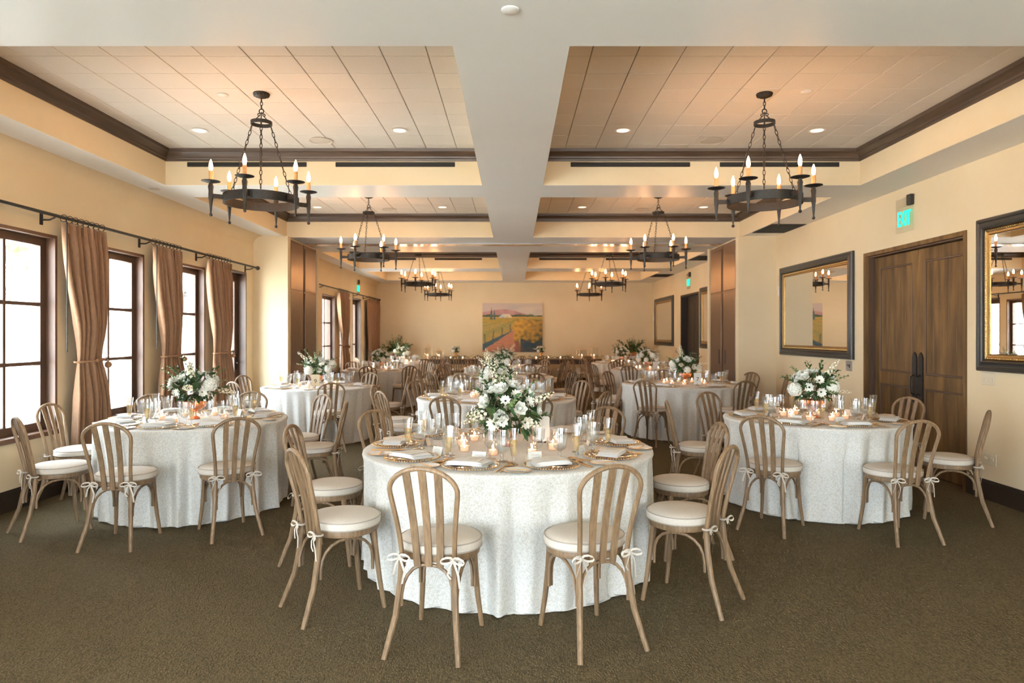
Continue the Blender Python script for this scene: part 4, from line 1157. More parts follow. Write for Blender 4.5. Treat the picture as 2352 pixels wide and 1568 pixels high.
def napkin_mesh(seed):
    rng = random.Random(seed); m = MB(); z = 0.0
    for k in range(4):
        w, d, t = 0.112 - 0.003 * k, 0.068 - 0.002 * k, 0.0058
        dx, dy = rng.uniform(-0.004, 0.004), rng.uniform(-0.004, 0.004); sag = rng.uniform(0.0, 0.004)
        n = 8; b = len(m.v)
        for i in range(n + 1):
            u = i / n * 2 - 1
            e = 1 - max(0, abs(u) - 0.86) / 0.14
            zz = z - sag * u * u
            for (yy, zt) in ((-d, 0.15), (-d * 0.97, 1.0), (d * 0.97, 1.0), (d, 0.15), (d * 0.97, 0.0), (-d * 0.97, 0.0)):
                m.v.append((dx + u * w + 0.012 * (yy / d), dy + yy, zz + t * (0.25 + 0.75 * e) * zt))
        for i in range(n):
            for q in range(6): m.f.append((b + i * 6 + q, b + i * 6 + (q + 1) % 6, b + (i + 1) * 6 + (q + 1) % 6, b + (i + 1) * 6 + q))
        m.f.append(tuple(b + q for q in range(6))); m.f.append(tuple(b + n * 6 + q for q in reversed(range(6))))
        z += t * 0.92
    return m.mesh('napkin', 'napkin', angle=50, fix=True)
NAPKINS = [napkin_mesh(i) for i in range(4)]
def scribble(m, x0, x1, y, z, h, seed, nrm=None):
    """a line of cursive handwriting as a thin ribbon on the plane z (local)"""
    rng = random.Random(seed); pts = []; x = x0; n = int((x1 - x0) / 0.0011); ph = 0
    for i in range(n):
        t = i / n; ph += rng.uniform(0.5, 1.2)
        pts.append((x0 + (x1 - x0) * t + 0.0012 * math.sin(ph * 1.3), y + h * 0.5 * math.sin(ph) * rng.uniform(0.5, 1.1) + (h * 0.9 if rng.random() < 0.08 else 0), z))
    m.strip(pts, 0.0011, (0, 1, 0)); return m
MENU = Kit('menu_card')
MENU.part('menu_card', MB().bbox(-0.05, 0.05, -0.075, 0.075, 0, 0.0008, 0.0002), 'paper', parent='root', smooth=False)
mm = MB(); scribble(mm, -0.024, 0.024, 0.052, 0.0012, 0.008, 1)
for k in range(7): scribble(mm, -0.03, 0.03, 0.030 - k * 0.013, 0.0012, 0.0022, 20 + k)
MENU.part('lettering', mm, 'ink', smooth=False)
def card_kit(seed):
    K = Kit('place_card')
    w, h, d = 0.043, 0.052, 0.016
    m = MB(); m.add([(-w, -d, 0), (w, -d, 0), (w, 0, h), (-w, 0, h), (-w, d, 0), (w, d, 0)], [(0, 1, 2, 3), (3, 2, 5, 4)])
    K.part('place_card', m, 'paper', parent='root', smooth=False)
    m = MB(); scribble(m, -0.028, 0.026, 0.034, 0, 0.008, seed); scribble(m, -0.022, 0.030, 0.018, 0, 0.008, seed + 50)
    ang = math.atan2(h, d)
    m.xf(Matrix.Translation((0, -d - 0.0006, 0)) @ Matrix.Rotation(ang, 4, 'X'))
    K.part('lettering', m, 'ink', smooth=False)
    return K
CARDS = [card_kit(i) for i in range(4)]
# glasses
GOBLET = Kit('water_goblet')
GOBLET.part('water_goblet', MB().lathe([(0.0001, 0.0), (0.036, 0.0015), (0.034, 0.004), (0.010, 0.010), (0.0075, 0.022), (0.012, 0.032), (0.008, 0.042), (0.016, 0.050), (0.033, 0.062), (0.0385, 0.085), (0.0415, 0.125), (0.0455, 0.160)], 18), 'table_glass', parent='root', angle=60)
GOBLET.part('water', MB().lathe([(0.0001, 0.056), (0.016, 0.0535), (0.0315, 0.064), (0.037, 0.086), (0.0398, 0.124), (0.040, 0.132), (0.0001, 0.132)], 18), 'water', angle=60)
FLUTE = Kit('champagne_flute')
FLUTE.part('champagne_flute', MB().lathe([(0.0001, 0.0), (0.031, 0.0015), (0.029, 0.004), (0.007, 0.012), (0.005, 0.03), (0.008, 0.042), (0.014, 0.055), (0.020, 0.085), (0.024, 0.13), (0.029, 0.175), (0.0335, 0.205)], 14), 'table_glass', parent='root', angle=60)
FLUTE.part('sparkling_wine', MB().lathe([(0.0001, 0.055), (0.0125, 0.056), (0.0185, 0.086), (0.0225, 0.13), (0.0235, 0.14), (0.0001, 0.14)], 14), 'wine', angle=60)
WINE = Kit('wine_glass')
WINE.part('wine_glass', MB().lathe([(0.0001, 0.0), (0.035, 0.0015), (0.033, 0.004), (0.008, 0.010), (0.0055, 0.03), (0.0085, 0.045), (0.0055, 0.058), (0.020, 0.072), (0.033, 0.090), (0.037, 0.115), (0.038, 0.15), (0.040, 0.178)], 16), 'table_glass', parent='root', angle=60)
BREAD = Kit('bread_plate')
BREAD.part('bread_plate', MB().lathe([(0.0001, 0.004), (0.045, 0.004), (0.052, 0.007), (0.078, 0.0125), (0.078, 0.0105), (0.052, 0.003), (0.045, 0.0008), (0.0001, 0.0008)], 28), 'porcelain', parent='root')
BREAD.part('gilt_rim', MB().tube([(0.078 * math.cos(2 * PI * k / 28), 0.078 * math.sin(2 * PI * k / 28), 0.0117) for k in range(28)], 0.0012, 4, closed=True), 'gold')
# cut-glass votive candle
VOT = Kit('votive_candle')
n = 16; m = MB()
for j, (r_, z) in enumerate([(0.029, 0.0), (0.033, 0.008), (0.035, 0.025), (0.036, 0.042), (0.037, 0.060), (0.037, 0.076)]):
    for k in range(n):
        a = 2 * PI * k / n; rr = r_ + (0.0022 if (k + j) % 2 else -0.001) * (0 < j < 5); m.v.append((rr * math.cos(a), rr * math.sin(a), z))
for j in range(5):
    for k in range(n):
        a0, a1, b1, b0 = j * n + k, j * n + (k + 1) % n, (j + 1) * n + (k + 1) % n, (j + 1) * n + k
        if (j + k) % 2: m.f += [(a0, a1, b1), (a0, b1, b0)]
        else: m.f += [(a0, a1, b0), (a1, b1, b0)]
m.f.append(tuple(reversed(range(n))))
VOT.part('votive_candle', m, 'cut_glass', parent='root', smooth=False)
VOT.part('wax', MB().lathe([(0.027, 0.003), (0.028, 0.034), (0.024, 0.033), (0.0001, 0.0325)], 12), 'wax')
VOT.part('flame', MB().lathe([(0.0002, 0.038), (0.0045, 0.043), (0.0055, 0.049), (0.0035, 0.057), (0.0002, 0.066)], 6), 'flame')

# ================================================================ FLOWERS
def frame_to(d):
    return Vector(d).to_track_quat('Z', 'Y').to_euler()
def petal_grid(m, M, L, W, cup, n=3):
    def fn(u, v):
        x = (u - 0.5) * W * math.sin(PI * min(1, 0.18 + v * 0.80)) ** 0.7; y = L * v
        return M @ Vector((x, y, cup * L * v * v + 0.25 * abs(u - 0.5) * W))
    m.grid(fn, 2, n)
def rose_mesh():
    m = MB(); rng = random.Random(4)
    m.ball((0, 0, 0.012), 0.013, 8)
    for ring, (cnt, L, W, tilt, rad) in enumerate(((5, 0.026, 0.028, 68, 0.007), (6, 0.033, 0.034, 46, 0.009), (7, 0.038, 0.038, 24, 0.010))):
        for k in range(cnt):
            a = 2 * PI * k / cnt + ring * 0.5 + rng.uniform(-0.15, 0.15)
            M = Matrix.Rotation(a, 4, 'Z') @ Matrix.Translation((0, rad, 0)) @ Matrix.Rotation(math.radians(tilt + rng.uniform(-8, 8)), 4, 'X')
            petal_grid(m, M, L, W, 0.25)
    return m.mesh('rose', 'petal', angle=180)
def anemone_mesh():
    m = MB(); rng = random.Random(6)
    for k in range(14):
        a = 2 * PI * k / 14 + rng.uniform(-0.1, 0.1); tilt = 14 if k % 2 else 30
        petal_grid(m, Matrix.Rotation(a, 4, 'Z') @ Matrix.Translation((0, 0.008, 0.004)) @ Matrix.Rotation(math.radians(tilt), 4, 'X'), 0.036, 0.020, 0.1)
    return m.mesh('anemone', 'petal', angle=180)
def hydrangea_mesh():
    m = MB(); rng = random.Random(8); N = 95
    m.ball((0, 0, 0.03), 0.040, 10)
    for i in range(N):
        z = 1 - 1.75 * (i + 0.5) / N; r_ = math.sqrt(1 - z * z); a = i * 2.39996
        d = Vector((r_ * math.cos(a), r_ * math.sin(a), z)); c = Vector((0, 0, 0.03)) + d * rng.uniform(0.043, 0.051)
        M = Matrix.Translation(c) @ d.to_track_quat('Z', 'Y').to_matrix().to_4x4() @ Matrix.Rotation(rng.uniform(0, 3), 4, 'Z')
        s = 0.0125 * rng.uniform(0.8, 1.2)
        for q in range(4):
            Mq = M @ Matrix.Rotation(q * PI / 2, 4, 'Z')
            m.add([Mq @ Vector(p) for p in ((0, 0, 0), (s * 0.65, s * 0.45, 0.002), (s * 0.1, s * 1.05, 0.004), (-s * 0.45, s * 0.55, 0.002))], [(0, 1, 2, 3)])
    return m.mesh('hydrangea', 'petal', smooth=False)
def spike_mesh():
    m = MB(); rng = random.Random(9)
    for i in range(22):
        t = i / 21; a = i * 2.4; z = 0.02 + 0.15 * t; rr = 0.020 * (1 - 0.6 * t)
        d = Vector((math.cos(a), math.sin(a), 0.45)).normalized(); c = Vector((0, 0, z)) + d * rr
        M = Matrix.Translation(c) @ d.to_track_quat('Z', 'Y').to_matrix().to_4x4()
        s = 0.013 * (1.1 - 0.6 * t)
        for q in range(5):
            Mq = M @ Matrix.Rotation(q * 2 * PI / 5, 4, 'Z')
            m.add([Mq @ Vector(p) for p in ((0, 0, -0.002), (s * 0.5, s * 0.5, 0.003), (0, s * 1.1, 0.007), (-s * 0.5, s * 0.5, 0.003))], [(0, 1, 2, 3)])
    return m.mesh('stock_spike', 'petal_cream', smooth=False)
def leaf_quad(m, base, d, up, L, W, bend=0.2):
    base, d, up = Vector(base), Vector(d).normalized(), Vector(up).normalized(); s = d.cross(up).normalized(); u = s.cross(d)
    p = []
    for t, w in ((0, 0.12), (0.3, 0.9), (0.65, 0.85), (1, 0.05)):
        c = base + d * L * t - u * bend * L * t * t
        p += [c - s * W / 2 * w + u * W * 0.12 * w, c, c + s * W / 2 * w + u * W * 0.12 * w]
    m.add(p, [(3 * i + k, 3 * i + k + 1, 3 * i + k + 4, 3 * i + k + 3) for i in range(3) for k in range(2)])
def sprig_mesh(seed, n, L, leaf, wid, matn, name='leaf_sprig'):
    m = MB(); rng = random.Random(seed)
    bend = rng.uniform(0.02, 0.06)
    path = [Vector((bend * (t / 5) ** 2, 0, L * t / 5)) for t in range(6)]
    m.tube(path, [0.0022, 0.002, 0.0018, 0.0015, 0.0012, 0.0008], 4)
    for i in range(n):
        t = 0.22 + 0.78 * i / (n - 1); a = i * 2.4 + rng.uniform(-0.3, 0.3)
        b = Vector((bend * t * t, 0, L * t)); d = Vector((math.cos(a), math.sin(a), 0.7 + 0.6 * t))
        leaf_quad(m, b, d, Vector((0, 0, 1)), leaf * rng.uniform(0.75, 1.15) * (1.1 - 0.45 * t), wid * (1.1 - 0.4 * t), 0.15)
    return m.mesh(name, matn, angle=180)
def big_leaf_mesh(matn):
    m = MB()
    def fn(u, v):
        w = 0.052 * math.sin(PI * (0.06 + 0.92 * v)) ** 0.8
        return ((u - 0.5) * w, 0.15 * v * 0.5 + 0.01, 0.17 * v - 0.09 * v * v + 0.2 * abs(u - 0.5) * w)
    m.grid(fn, 4, 8)
    return m.mesh('leaf', matn, angle=180)
def fluff_mesh(seed):
    m = MB(); rng = random.Random(seed)
    for _ in range(230):
        while True:
            p = Vector((rng.uniform(-1, 1), rng.uniform(-1, 1), rng.uniform(-0.7, 1)))
            if 0.35 < p.length < 1: break
        d = (p + Vector((rng.gauss(0, 0.5), rng.gauss(0, 0.5), rng.gauss(0, 0.5)))).normalized()
        leaf_quad(m, Vector((p.x * 0.17, p.y * 0.17, p.z * 0.125)), d, Vector((rng.gauss(0, 1), rng.gauss(0, 1), 1)), 0.055, 0.024, 0.2)
    return m.mesh('foliage', 'leaf', angle=180)
ROSE, ANEM, HYDR, SPIKE = rose_mesh(), anemone_mesh(), hydrangea_mesh(), spike_mesh()
SPRIGS = [sprig_mesh(11, 13, 0.20, 0.048, 0.022, 'leaf'), sprig_mesh(12, 15, 0.22, 0.036, 0.022, 'leaf_light'), sprig_mesh(13, 11, 0.18, 0.060, 0.026, 'leaf'), sprig_mesh(14, 20, 0.21, 0.020, 0.010, 'leaf_light')]
BIG, BRONZE = big_leaf_mesh('leaf'), big_leaf_mesh('leaf_bronze')
FLUFF = [fluff_mesh(1), fluff_mesh(2)]
VASE = MB().lathe([(0.0001, 0.0), (0.058, 0.0), (0.060, 0.006), (0.040, 0.014), (0.014, 0.026), (0.011, 0.05), (0.016, 0.066), (0.05, 0.082), (0.085, 0.108), (0.098, 0.140), (0.102, 0.160), (0.098, 0.160), (0.080, 0.115), (0.0001, 0.10)], 28).mesh('vase', 'copper')
def arrangement(x, y, seed, label, nb=26, ns=24, rx=0.175, rz=0.135, zc=0.275, spread=1.0, z=HT, bronze=False, group='white flower arrangements', vase=None, lean=(0, 0), vscale=1.0):
    rng = random.Random(seed)
    r = thing('flower_arrangement', label, 'flowers', (x, y, z), rng.uniform(0, 6.28) * 0, group)
    link('vase', vase or VASE, r, scale=(vscale,) * 3)
    o = link('foliage', FLUFF[seed % 2], r, (0, 0, zc - 0.01), (0, 0, rng.uniform(0, 6.28)), scale=(rx / 0.175, rx / 0.175, rz / 0.135)); o['kind'] = 'stuff'
    def at(d, k):
        return (d.x * rx * k + lean[0] * max(0, d.z), d.y * rx * k + lean[1] * max(0, d.z), zc + d.z * rz * k)
    for i in range(nb):
        zz = 1 - 1.35 * (i + 0.5) / nb; rr = math.sqrt(max(0, 1 - zz * zz)); a = i * 2.39996 + seed
        d = Vector((rr * math.cos(a), rr * math.sin(a), zz)); d = (d + Vector((rng.gauss(0, 0.14), rng.gauss(0, 0.14), rng.gauss(0, 0.1)))).normalized()
        q = rng.random()
        if zz < 0.25 and q < 0.30: nm, me, s = 'hydrangea', HYDR, rng.uniform(0.95, 1.25)
        elif q < 0.55: nm, me, s = 'rose', ROSE, rng.uniform(0.95, 1.35)
        elif q < 0.75: nm, me, s = 'stock_spike', SPIKE, rng.uniform(0.8, 1.15)
        else: nm, me, s = 'anemone', ANEM, rng.uniform(0.85, 1.2)
        e = frame_to(d); link(nm, me, r, at(d, rng.uniform(0.86, 1.06)), e, scale=(s, s, s))
    for i in range(ns):
        a = rng.uniform(0, 2 * PI); zz = rng.uniform(-0.35, 0.95); rr = math.sqrt(1 - zz * zz)
        d = Vector((rr * math.cos(a), rr * math.sin(a), zz)); s = rng.uniform(0.7, 1.1) * spread
        dd = (d + Vector((0, 0, 0.25))).normalized()
        link('leaf_sprig', SPRIGS[rng.randrange(4)], r, at(d, 0.5), frame_to(dd), scale=(s, s, s))
    for i in range(5):
        a = rng.uniform(0, 2 * PI); d = Vector((math.cos(a), math.sin(a), -0.25)).normalized(); s = rng.uniform(0.8, 1.15)
        link('leaf', BRONZE if (bronze and i < 1) else BIG, r, at(d, 0.75), (0, 0, a - PI / 2), scale=(s, s, s))
    return r

# ================================================================ TABLES
HOURS = ['twelve', 'one', 'two', 'three', 'four', 'five', 'six', 'seven', 'eight', 'nine', 'ten', 'eleven']
def hour(phi): return HOURS[int(round(((90 - phi) % 360) / 30)) % 12]
def cloth_mesh(R, seed):
    rng = random.Random(seed); NA = 320
    KF = 29 if R > 0.85 else 24
    amps = [rng.uniform(0.15, 1.0) for _ in range(KF)]; skew = [rng.uniform(-0.25, 0.25) for _ in range(KF)]
    w1, w2 = rng.uniform(0, 6.28), rng.uniform(0, 6.28)
    def fold(a):
        ph = KF * a + 1.1 * math.sin(2 * a + w1) + 0.9 * math.sin(5 * a + w2)
        q = ph / (2 * PI); i = math.floor(q + 0.5); u = q - i          # u in [-.5,.5] round one flute
        A = amps[i % KF]
        c = math.cos(2 * PI * u)
        return A * (c if c < 0 else c ** 1.6)
    rows = [(0.02, HT, 0), (R * 0.35, HT, 0), (R * 0.70, HT, 0), (R * 0.93, HT, 0), (R - 0.012, HT - 0.001, 0), (R - 0.003, HT - 0.006, 0), (R, HT - 0.018, 0.02)]
    nz = 16
    for i in range(1, nz + 1):
        t = i / nz; rows.append((R - 0.006 - 0.055 * t ** 0.6 + 0.016 * t, (HT - 0.018) * (1 - t) + 0.010, t ** 0.6))
    m = MB(); ds = [rng.uniform(0, 6.28) for _ in range(4)]
    for (r_, z, am) in rows:
        for k in range(NA):
            a = 2 * PI * k / NA
            f = fold(a + 0.03 * am * math.sin(3 * a + ds[0])) * 0.070 * am
            rr = r_ + f
            zz = z
            if am > 0.96: zz = 0.012 + 0.012 * max(0, math.sin(7 * a + ds[1])) ; rr += 0.008 * math.sin(5 * a + ds[2])
            if 0.85 < am <= 0.96: rr += 0.006 * math.sin(9 * a + ds[3])
            m.v.append((rr * math.cos(a), rr * math.sin(a), zz))
    # the hem turned under on the carpet
    for k in range(NA):
        a = 2 * PI * k / NA; f = fold(a) * 0.02
        rr = R - 0.05 + f; m.v.append((rr * math.cos(a), rr * math.sin(a), 0.004))
    nr = len(rows) + 1
    for i in range(nr - 1):
        for k in range(NA): m.f.append((i * NA + k, (i + 1) * NA + k, (i + 1) * NA + (k + 1) % NA, i * NA + (k + 1) % NA))
    m.f.append(tuple(range(NA)))
    return m.mesh('tablecloth', 'damask', angle=75)
tab_kits = {}
def table_kit(R):
    if R not in tab_kits:
        K = Kit('round_table')
        K.part('tabletop', MB().lathe([(0.0001, HT - 0.032), (R - 0.03, HT - 0.032), (R - 0.022, HT - 0.026), (R - 0.022, HT - 0.012), (R - 0.03, HT - 0.006), (0.0001, HT - 0.006)], 40), 'table_wood')
        for s in (-1, 1):
            for q in (-1, 1):
                K.part('leg', MB().tube([(s * 0.42, q * 0.34, HT - 0.035), (s * 0.46, q * 0.34, 0.0)], 0.014, 6), 'iron')
        tab_kits[R] = K
    return tab_kits[R]
def number_stand(x, y, rz, text, label, matn='paper', z=HT):
    r = obj('table_number_card', MB().bbox(-0.055, 0.055, -0.0012, 0.0012, 0.012, 0.182, 0.0004), matn, smooth=False, loc=(x, y, z), rot=(0, 0, rz), label=label, cat='sign')
    m = MB(); m.bbox(-0.030, 0.030, -0.016, 0.016, 0.0, 0.006, 0.002)
    for s in (-1, 1): m.tube([(0, 0.006 * s, 0.004), (0, 0.006 * s, 0.016), (0.008 * s, 0.005 * s, 0.034)], 0.002, 5)
    obj('card_holder', m, 'iron', r)
    if text:
        link('lettering', text_mesh(text, 0.085, 'ink', 0.0002), r, (0, -0.0018, 0.085), (PI / 2, 0, 0))
        m = MB(); scribble(m, -0.028, 0.028, 0, 0, 0.009, 5); m.xf(Matrix.Translation((0, -0.0018, 0.145)) @ Matrix.Rotation(PI / 2, 4, 'X'))
        obj('script', m, 'ink', r, smooth=False)
    return r

def setting(C, R, phi, lv, tname, rng):
    h = hour(phi); big = R > 0.85
    a = math.radians(phi); rc = R - (0.205 if big else 0.19)
    rz = a + PI / 2 + rng.uniform(-0.06, 0.06)
    o = Vector((C[0] + rc * math.cos(a), C[1] + rc * math.sin(a), HT)); cr, sr = math.cos(rz), math.sin(rz)
    def at(x, y, z=0.0005): return (o.x + x * cr - y * sr, o.y + x * sr + y * cr, o.z + z)
    pl = 'at %s o\'clock of %s' % (h, tname)
    (CHARGER if big else CHARGER_S).place('gold-beaded glass charger ' + pl, 'charger plate', at(0, 0), rz, group='charger plates')
    link('napkin', NAPKINS[rng.randrange(4)], None, at(rng.uniform(-0.01, 0.01), -0.01, 0.0195), (0, 0, rz + rng.uniform(-0.25, 0.25)), 'folded white napkin ' + pl, 'napkin', 'folded napkins')
    j = lambda: rng.uniform(-0.008, 0.008)
    if lv >= 2:
        MENU.place('white menu card ' + pl, 'menu card', at(0.015, 0.0, 0.0435), rz + rng.uniform(-0.3, 0.3), group='menu cards')
    if lv >= 1:
        link('fork', FORK, None, at(-0.180, 0.085), (0, 0, rz + j()), 'gold dinner fork ' + pl, 'fork', 'gold cutlery')
        link('knife', KNIFE, None, at(0.182, -0.015), (0, 0, rz + j()), 'gold dinner knife ' + pl, 'knife', 'gold cutlery')
        bp = at(-0.238, -0.082) if big else at(-0.218, -0.082)
        BREAD.place('white bread plate ' + pl, 'plate', bp, rz, group='bread plates', scale=(1, 1, 1) if big else (0.86, 0.86, 1))
    if lv >= 2:
        link('fork', FORK, None, at(-0.203, 0.078), (0, 0, rz + j()), 'outer gold salad fork ' + pl, 'fork', 'gold cutlery')
        link('spoon', SPOON, None, at(0.205, -0.015), (0, 0, rz + j()), 'gold soup spoon ' + pl, 'spoon', 'gold cutlery')
        link('butter_knife', KNIFE, None, (bp[0], bp[1], bp[2] + 0.011), (0, 0, rz + 0.9), 'gold butter knife ' + pl, 'knife', 'gold cutlery', scale=(0.8, 0.62, 1))
        CARDS[rng.randrange(4)].place('handwritten tent card ' + pl, 'place card', at(-0.02 + j(), 0.198 if big else 0.186), rz + rng.uniform(-0.2, 0.2), group='place cards')
    gx = 0.125 if big else 0.115
    GOBLET.place('water goblet ' + pl, 'goblet', at(gx + j(), 0.185 + j()), rz, group='water goblets', scale=(1.08, 1.08, 1.12))
    WINE.place('empty wine glass ' + pl, 'wine glass', at(gx - 0.096 + j(), 0.25 + j()), rz, group='wine glasses')
    if lv >= 1 or rng.random() < 0.5:
        FLUTE.place('champagne flute ' + pl, 'flute', at(gx + 0.085 + j(), 0.125 + j()), rz, group='champagne flutes')

def table(C, R, phis, lv, tname, seed, full, nv=8, gap=0.24, flower=True, bronze=False, nb=26, ns=24, lean=(0, 0), vr=None, fl={}):
    rng = random.Random(seed)
    table_kit(R).place('round banquet table hidden under the cloth, %s' % tname, 'table', (C[0], C[1], 0), 0, 'round banquet tables')
    link('tablecloth', cloth_mesh(R, seed), None, (C[0], C[1], 0), (0, 0, rng.uniform(0, 6)), 'floor-length white damask tablecloth on %s' % tname, 'tablecloth', 'white tablecloths')
    for p in phis:
        off = 0.0
        if isinstance(p, tuple): p, off = p
        a = math.radians(p); rr = R + gap + off + rng.uniform(-0.01, 0.02)
        (chair_full if full else chair_far).place('weathered bentwood chair at %s o\'clock of %s' % (hour(p), tname), 'chair', (C[0] + rr * math.cos(a), C[1] + rr * math.sin(a), 0), a + PI / 2 + rng.uniform(-0.07, 0.07), 'bentwood chairs')
        setting(C, R, p, lv, tname, rng)
    if flower:
        arrangement(C[0], C[1], seed, 'white and green flowers in a copper compote on %s' % tname, nb=nb, ns=ns, bronze=bronze, lean=lean, **fl)
    for k in range(nv):
        ph = 360 * k / nv + 15
        a = math.radians(ph); rr = (vr or (0.30 if R > 0.85 else 0.245)) * rng.uniform(0.92, 1.1)
        s = rng.uniform(0.9, 1.1)
        VOT.place('lit votive, %s o\'clock of the flowers on %s' % (hour(ph), tname), 'candle', (C[0] + rr * math.cos(a), C[1] + rr * math.sin(a), HT + 0.0005), rng.uniform(0, 6), group='votive candles', scale=(s, s, s))

table((-0.04, 4.55), 0.95, [-105.8, -70.4, -32.9, 7.3, 56.4, 97, 138, 178, 219.7], 2, 'the front centre table', 11, True, nv=9, bronze=True, nb=40, ns=34, vr=0.33, fl=dict(zc=0.225, rz=0.185, rx=0.19, vscale=0.72))
table((-2.82, 6.03), 0.78, [-91, -52, 8, 48, 90, 133, 180, 228], 2, 'the front table by the windows', 23, True, nv=6)
table((2.69, 6.13), 0.78, [-130, -81, -30, 25, 67, 119, 175], 2, 'the front table by the wooden doors', 31, True, nv=8)
table((-2.84, 9.86), 0.78, [-66, 6, 67, 120, 163, 230], 1, 'table nine', 42, True, nv=6)
table((-0.21, 8.15), 0.95, [-109, -72.5, -36, 0, 40, 72, 104, 138, 178, 212], 1, 'the second centre table', 53, True, nv=8)
table((2.60, 10.40), 0.95, [-125, -71, -12, 30, 90, 135, 172], 1, 'table seven', 64, True, nv=9)
table((-0.24, 12.2), 0.95, [-113, -67, -33, 16, 55, 92, 142, 180, 217], 0, 'the third centre table', 75, False, nv=6, nb=20, ns=16)
table((-2.85, 14.5), 0.78, [-90, -53, -5, 40, 85, 130, 175, 220], 0, 'table six', 86, False, nv=6, nb=20, ns=16)
table((2.87, 14.7), 0.78, [-117, -65, -20, 25, 70, 115, 160, 200], 0, 'the far doorway table', 97, False, nv=7, nb=20, ns=16)
table((-0.2, 15.6), 0.95, [-110, -70, -30, 10, 50, 90, 130, 170, 210], 0, 'the fourth centre table', 108, False, nv=6, nb=18, ns=14)
table((-3.0, 18.3), 0.78, [-100, -55, -10, 35, 125, 170, 215], 0, 'the far curtain corner table', 119, False, nv=6, nb=20, ns=16)
table((2.85, 18.3), 0.78, [-100, -55, -10, 55, 125, 170, 215], 0, 'the far mirror corner table', 130, False, nv=6, nb=20, ns=16)

number_stand(0.19, 4.70, -0.28, None, 'blank cream table card beside the flowers on the front centre table')
number_stand(-2.80, 9.62, 0.15, '9', 'tan table number card reading 9 under white flowers', 'kraft')
number_stand(2.70, 10.05, -0.12, '7', 'white table number card reading 7 among candles')
number_stand(-2.86, 14.24, 0.12, '6', 'tan table number card reading 6 in the far room', 'kraft')
number_stand(2.96, 14.30, -0.1, None, 'white table card in front of flowers near the dark doorway')
number_stand(2.72, 18.02, -0.1, None, 'white table card on the far corner table by the mirror')
number_stand(-2.94, 18.02, 0.1, None, 'white table card on the far corner table by the curtain')

# ================================================================ LONG WOODEN TABLE UNDER THE PAINTING
r = thing('long_table', 'long dark wooden table under the vineyard painting', 'table', (-0.08, 20.55, 0))
obj('tabletop', MB().bbox(-2.7, 2.7, -0.38, 0.38, 0.735, 0.78, 0.006), 'table_wood', r, smooth=False)
obj('apron', MB().bbox(-2.55, 2.55, -0.32, 0.32, 0.63, 0.735, 0.004), 'table_wood', r, smooth=False)
for s in (-1, 0, 1):
    for q in (-1, 1):
        obj('leg', MB().lathe([(0.03, 0), (0.045, 0.1), (0.035, 0.2), (0.05, 0.45), (0.042, 0.6), (0.05, 0.63)], 10, (s * 2.45, q * 0.27, 0)), 'table_wood', r)
rng = random.Random(77)
for i in range(8):
    x = -2.3 + i * 0.63
    chair_far.place('bentwood chair at the long table, %s from the windows' % ['first', 'second', 'third', 'fourth', 'fifth', 'sixth', 'seventh', 'last'][i], 'chair', (x, 20.0, 0), rng.uniform(-0.1, 0.1), 'chairs at the long table')
r = thing('greenery_garland', 'leafy green garland along the long wooden table', 'garland', (-0.08, 20.7, 0.78))
for i in range(70):
    x = -2.6 + 5.2 * i / 69 + rng.uniform(-0.03, 0.03); s = rng.uniform(0.7, 1.0)
    d = Vector((rng.choice((-1, 1)) * 0.8, rng.uniform(-0.6, 0.6), rng.uniform(0.15, 0.6))).normalized()
    link('leaf_sprig', SPRIGS[rng.randrange(3)], r, (x, rng.uniform(-0.05, 0.05), 0.02), frame_to(d), scale=(s, s, s))
for i in range(11):
    x = -1.9 + i * 0.365
    VOT.place('lit votive on the long table, %s from the windows' % ['first', 'second', 'third', 'fourth', 'fifth', 'sixth', 'seventh', 'eighth', 'ninth', 'tenth', 'last'][i], 'candle', (x, 20.40, 0.7805), 0, group='votive candles')
TRUMPET = MB().lathe([(0.0001, 0), (0.05, 0), (0.048, 0.01), (0.03, 0.02), (0.034, 0.06), (0.05, 0.15), (0.066, 0.20), (0.062, 0.20), (0.03, 0.06), (0.0001, 0.05)], 20).mesh('vase', 'gold')
for x, lab in ((-1.75, 'small white bouquet in a gold vase, window side of the painting'), (0.80, 'small white bouquet in a gold vase in front of the painting')):
    arrangement(x, 20.55, 5, lab, nb=12, ns=9, rx=0.11, rz=0.085, zc=0.27, spread=0.6, z=0.7805, vase=TRUMPET, group='bouquets on the long table')
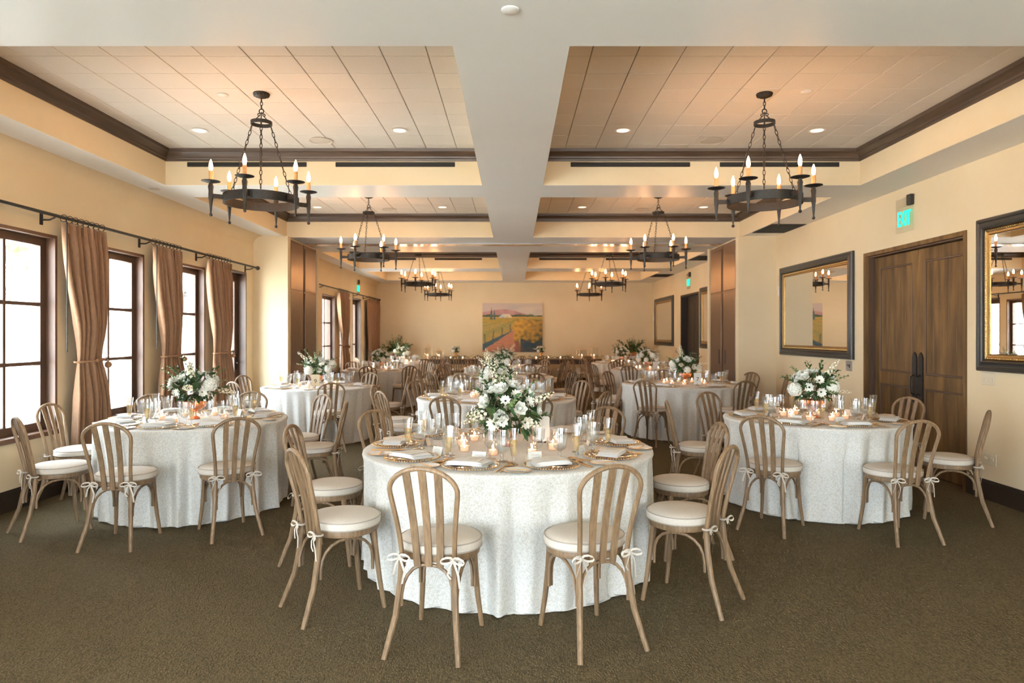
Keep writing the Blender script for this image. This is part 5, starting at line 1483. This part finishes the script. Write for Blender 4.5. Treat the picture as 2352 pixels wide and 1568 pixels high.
def terrarium(x, y, s, lab, tall):
    r = thing('glass_lantern', lab, 'lantern', (x, y, 0.7805), 0.3, 'glass lanterns on the long table')
    w = 0.11 * s; h = 0.26 * s * (1.3 if tall else 1)
    m = MB()
    P4 = [(-w, -w), (w, -w), (w, w), (-w, w)]
    for i, (a, b) in enumerate(P4):
        c = P4[(i + 1) % 4]
        m.tube([(a, b, 0.004), (a, b, h)], 0.004, 4); m.tube([(a, b, 0.006), (*c, 0.006)], 0.004, 4); m.tube([(a, b, h), (*c, h)], 0.004, 4); m.tube([(a, b, h), (a * 0.25, b * 0.25, h * 1.3)], 0.004, 4)
    m.tube([(0.035 * math.cos(2 * PI * k / 10), 0, h * 1.3 + 0.03 + 0.035 * math.sin(2 * PI * k / 10)) for k in range(10)], 0.003, 4, closed=True)
    obj('lantern_frame', m, 'gold', r)
    for i, (a, b) in enumerate(P4):
        c = P4[(i + 1) % 4]; obj('pane', MB().add([(a, b, 0.006), (*c, 0.006), (*c, h), (a, b, h)], [(0, 1, 2, 3)]), 'table_glass', r, smooth=False)
    obj('candle', MB().lathe([(0.03, 0.004), (0.03, 0.10), (0.0001, 0.098)], 12), 'wax', r)
    obj('flame', MB().lathe([(0.0002, 0.104), (0.006, 0.112), (0.004, 0.125), (0.0002, 0.14)], 6), 'flame', r)
terrarium(-2.58, 20.36, 1.0, 'tall glass lantern at the window end of the long table', True)
terrarium(-2.24, 20.36, 0.9, 'low glass lantern at the window end of the long table', False)
terrarium(2.02, 20.36, 1.1, 'low glass lantern at the door end of the long table', False)
terrarium(2.38, 20.36, 1.0, 'tall glass lantern at the door end of the long table', True)
# tall greenery on pedestals in the two far corners
for x, lab in ((-3.55, 'tall leafy greenery on a pedestal in the far window corner'), (3.55, 'tall leafy greenery on a pedestal in the far mirror corner')):
    r = thing('greenery_pedestal', lab, 'plant', (x, 20.55, 0))
    obj('pedestal', MB().lathe([(0.0001, 0), (0.16, 0), (0.16, 0.04), (0.10, 0.08), (0.09, 0.75), (0.15, 0.80), (0.15, 0.84), (0.0001, 0.84)], 20), 'table_wood', r)
    obj('pot', MB().lathe([(0.0001, 0.841), (0.10, 0.841), (0.13, 1.0), (0.12, 1.0), (0.0001, 0.95)], 20), 'copper', r)
    for i in range(60):
        a = rng.uniform(0, 2 * PI); zz = rng.uniform(0.1, 1); rr = math.sqrt(1 - zz * zz); s = rng.uniform(1.2, 2.2)
        link('leaf_sprig', SPRIGS[rng.choice((0, 1, 2, 3))], r, (0.1 * rr * math.cos(a), 0.1 * rr * math.sin(a), 0.98 + 0.08 * zz), frame_to((rr * math.cos(a), rr * math.sin(a), zz)), scale=(s, s, s))
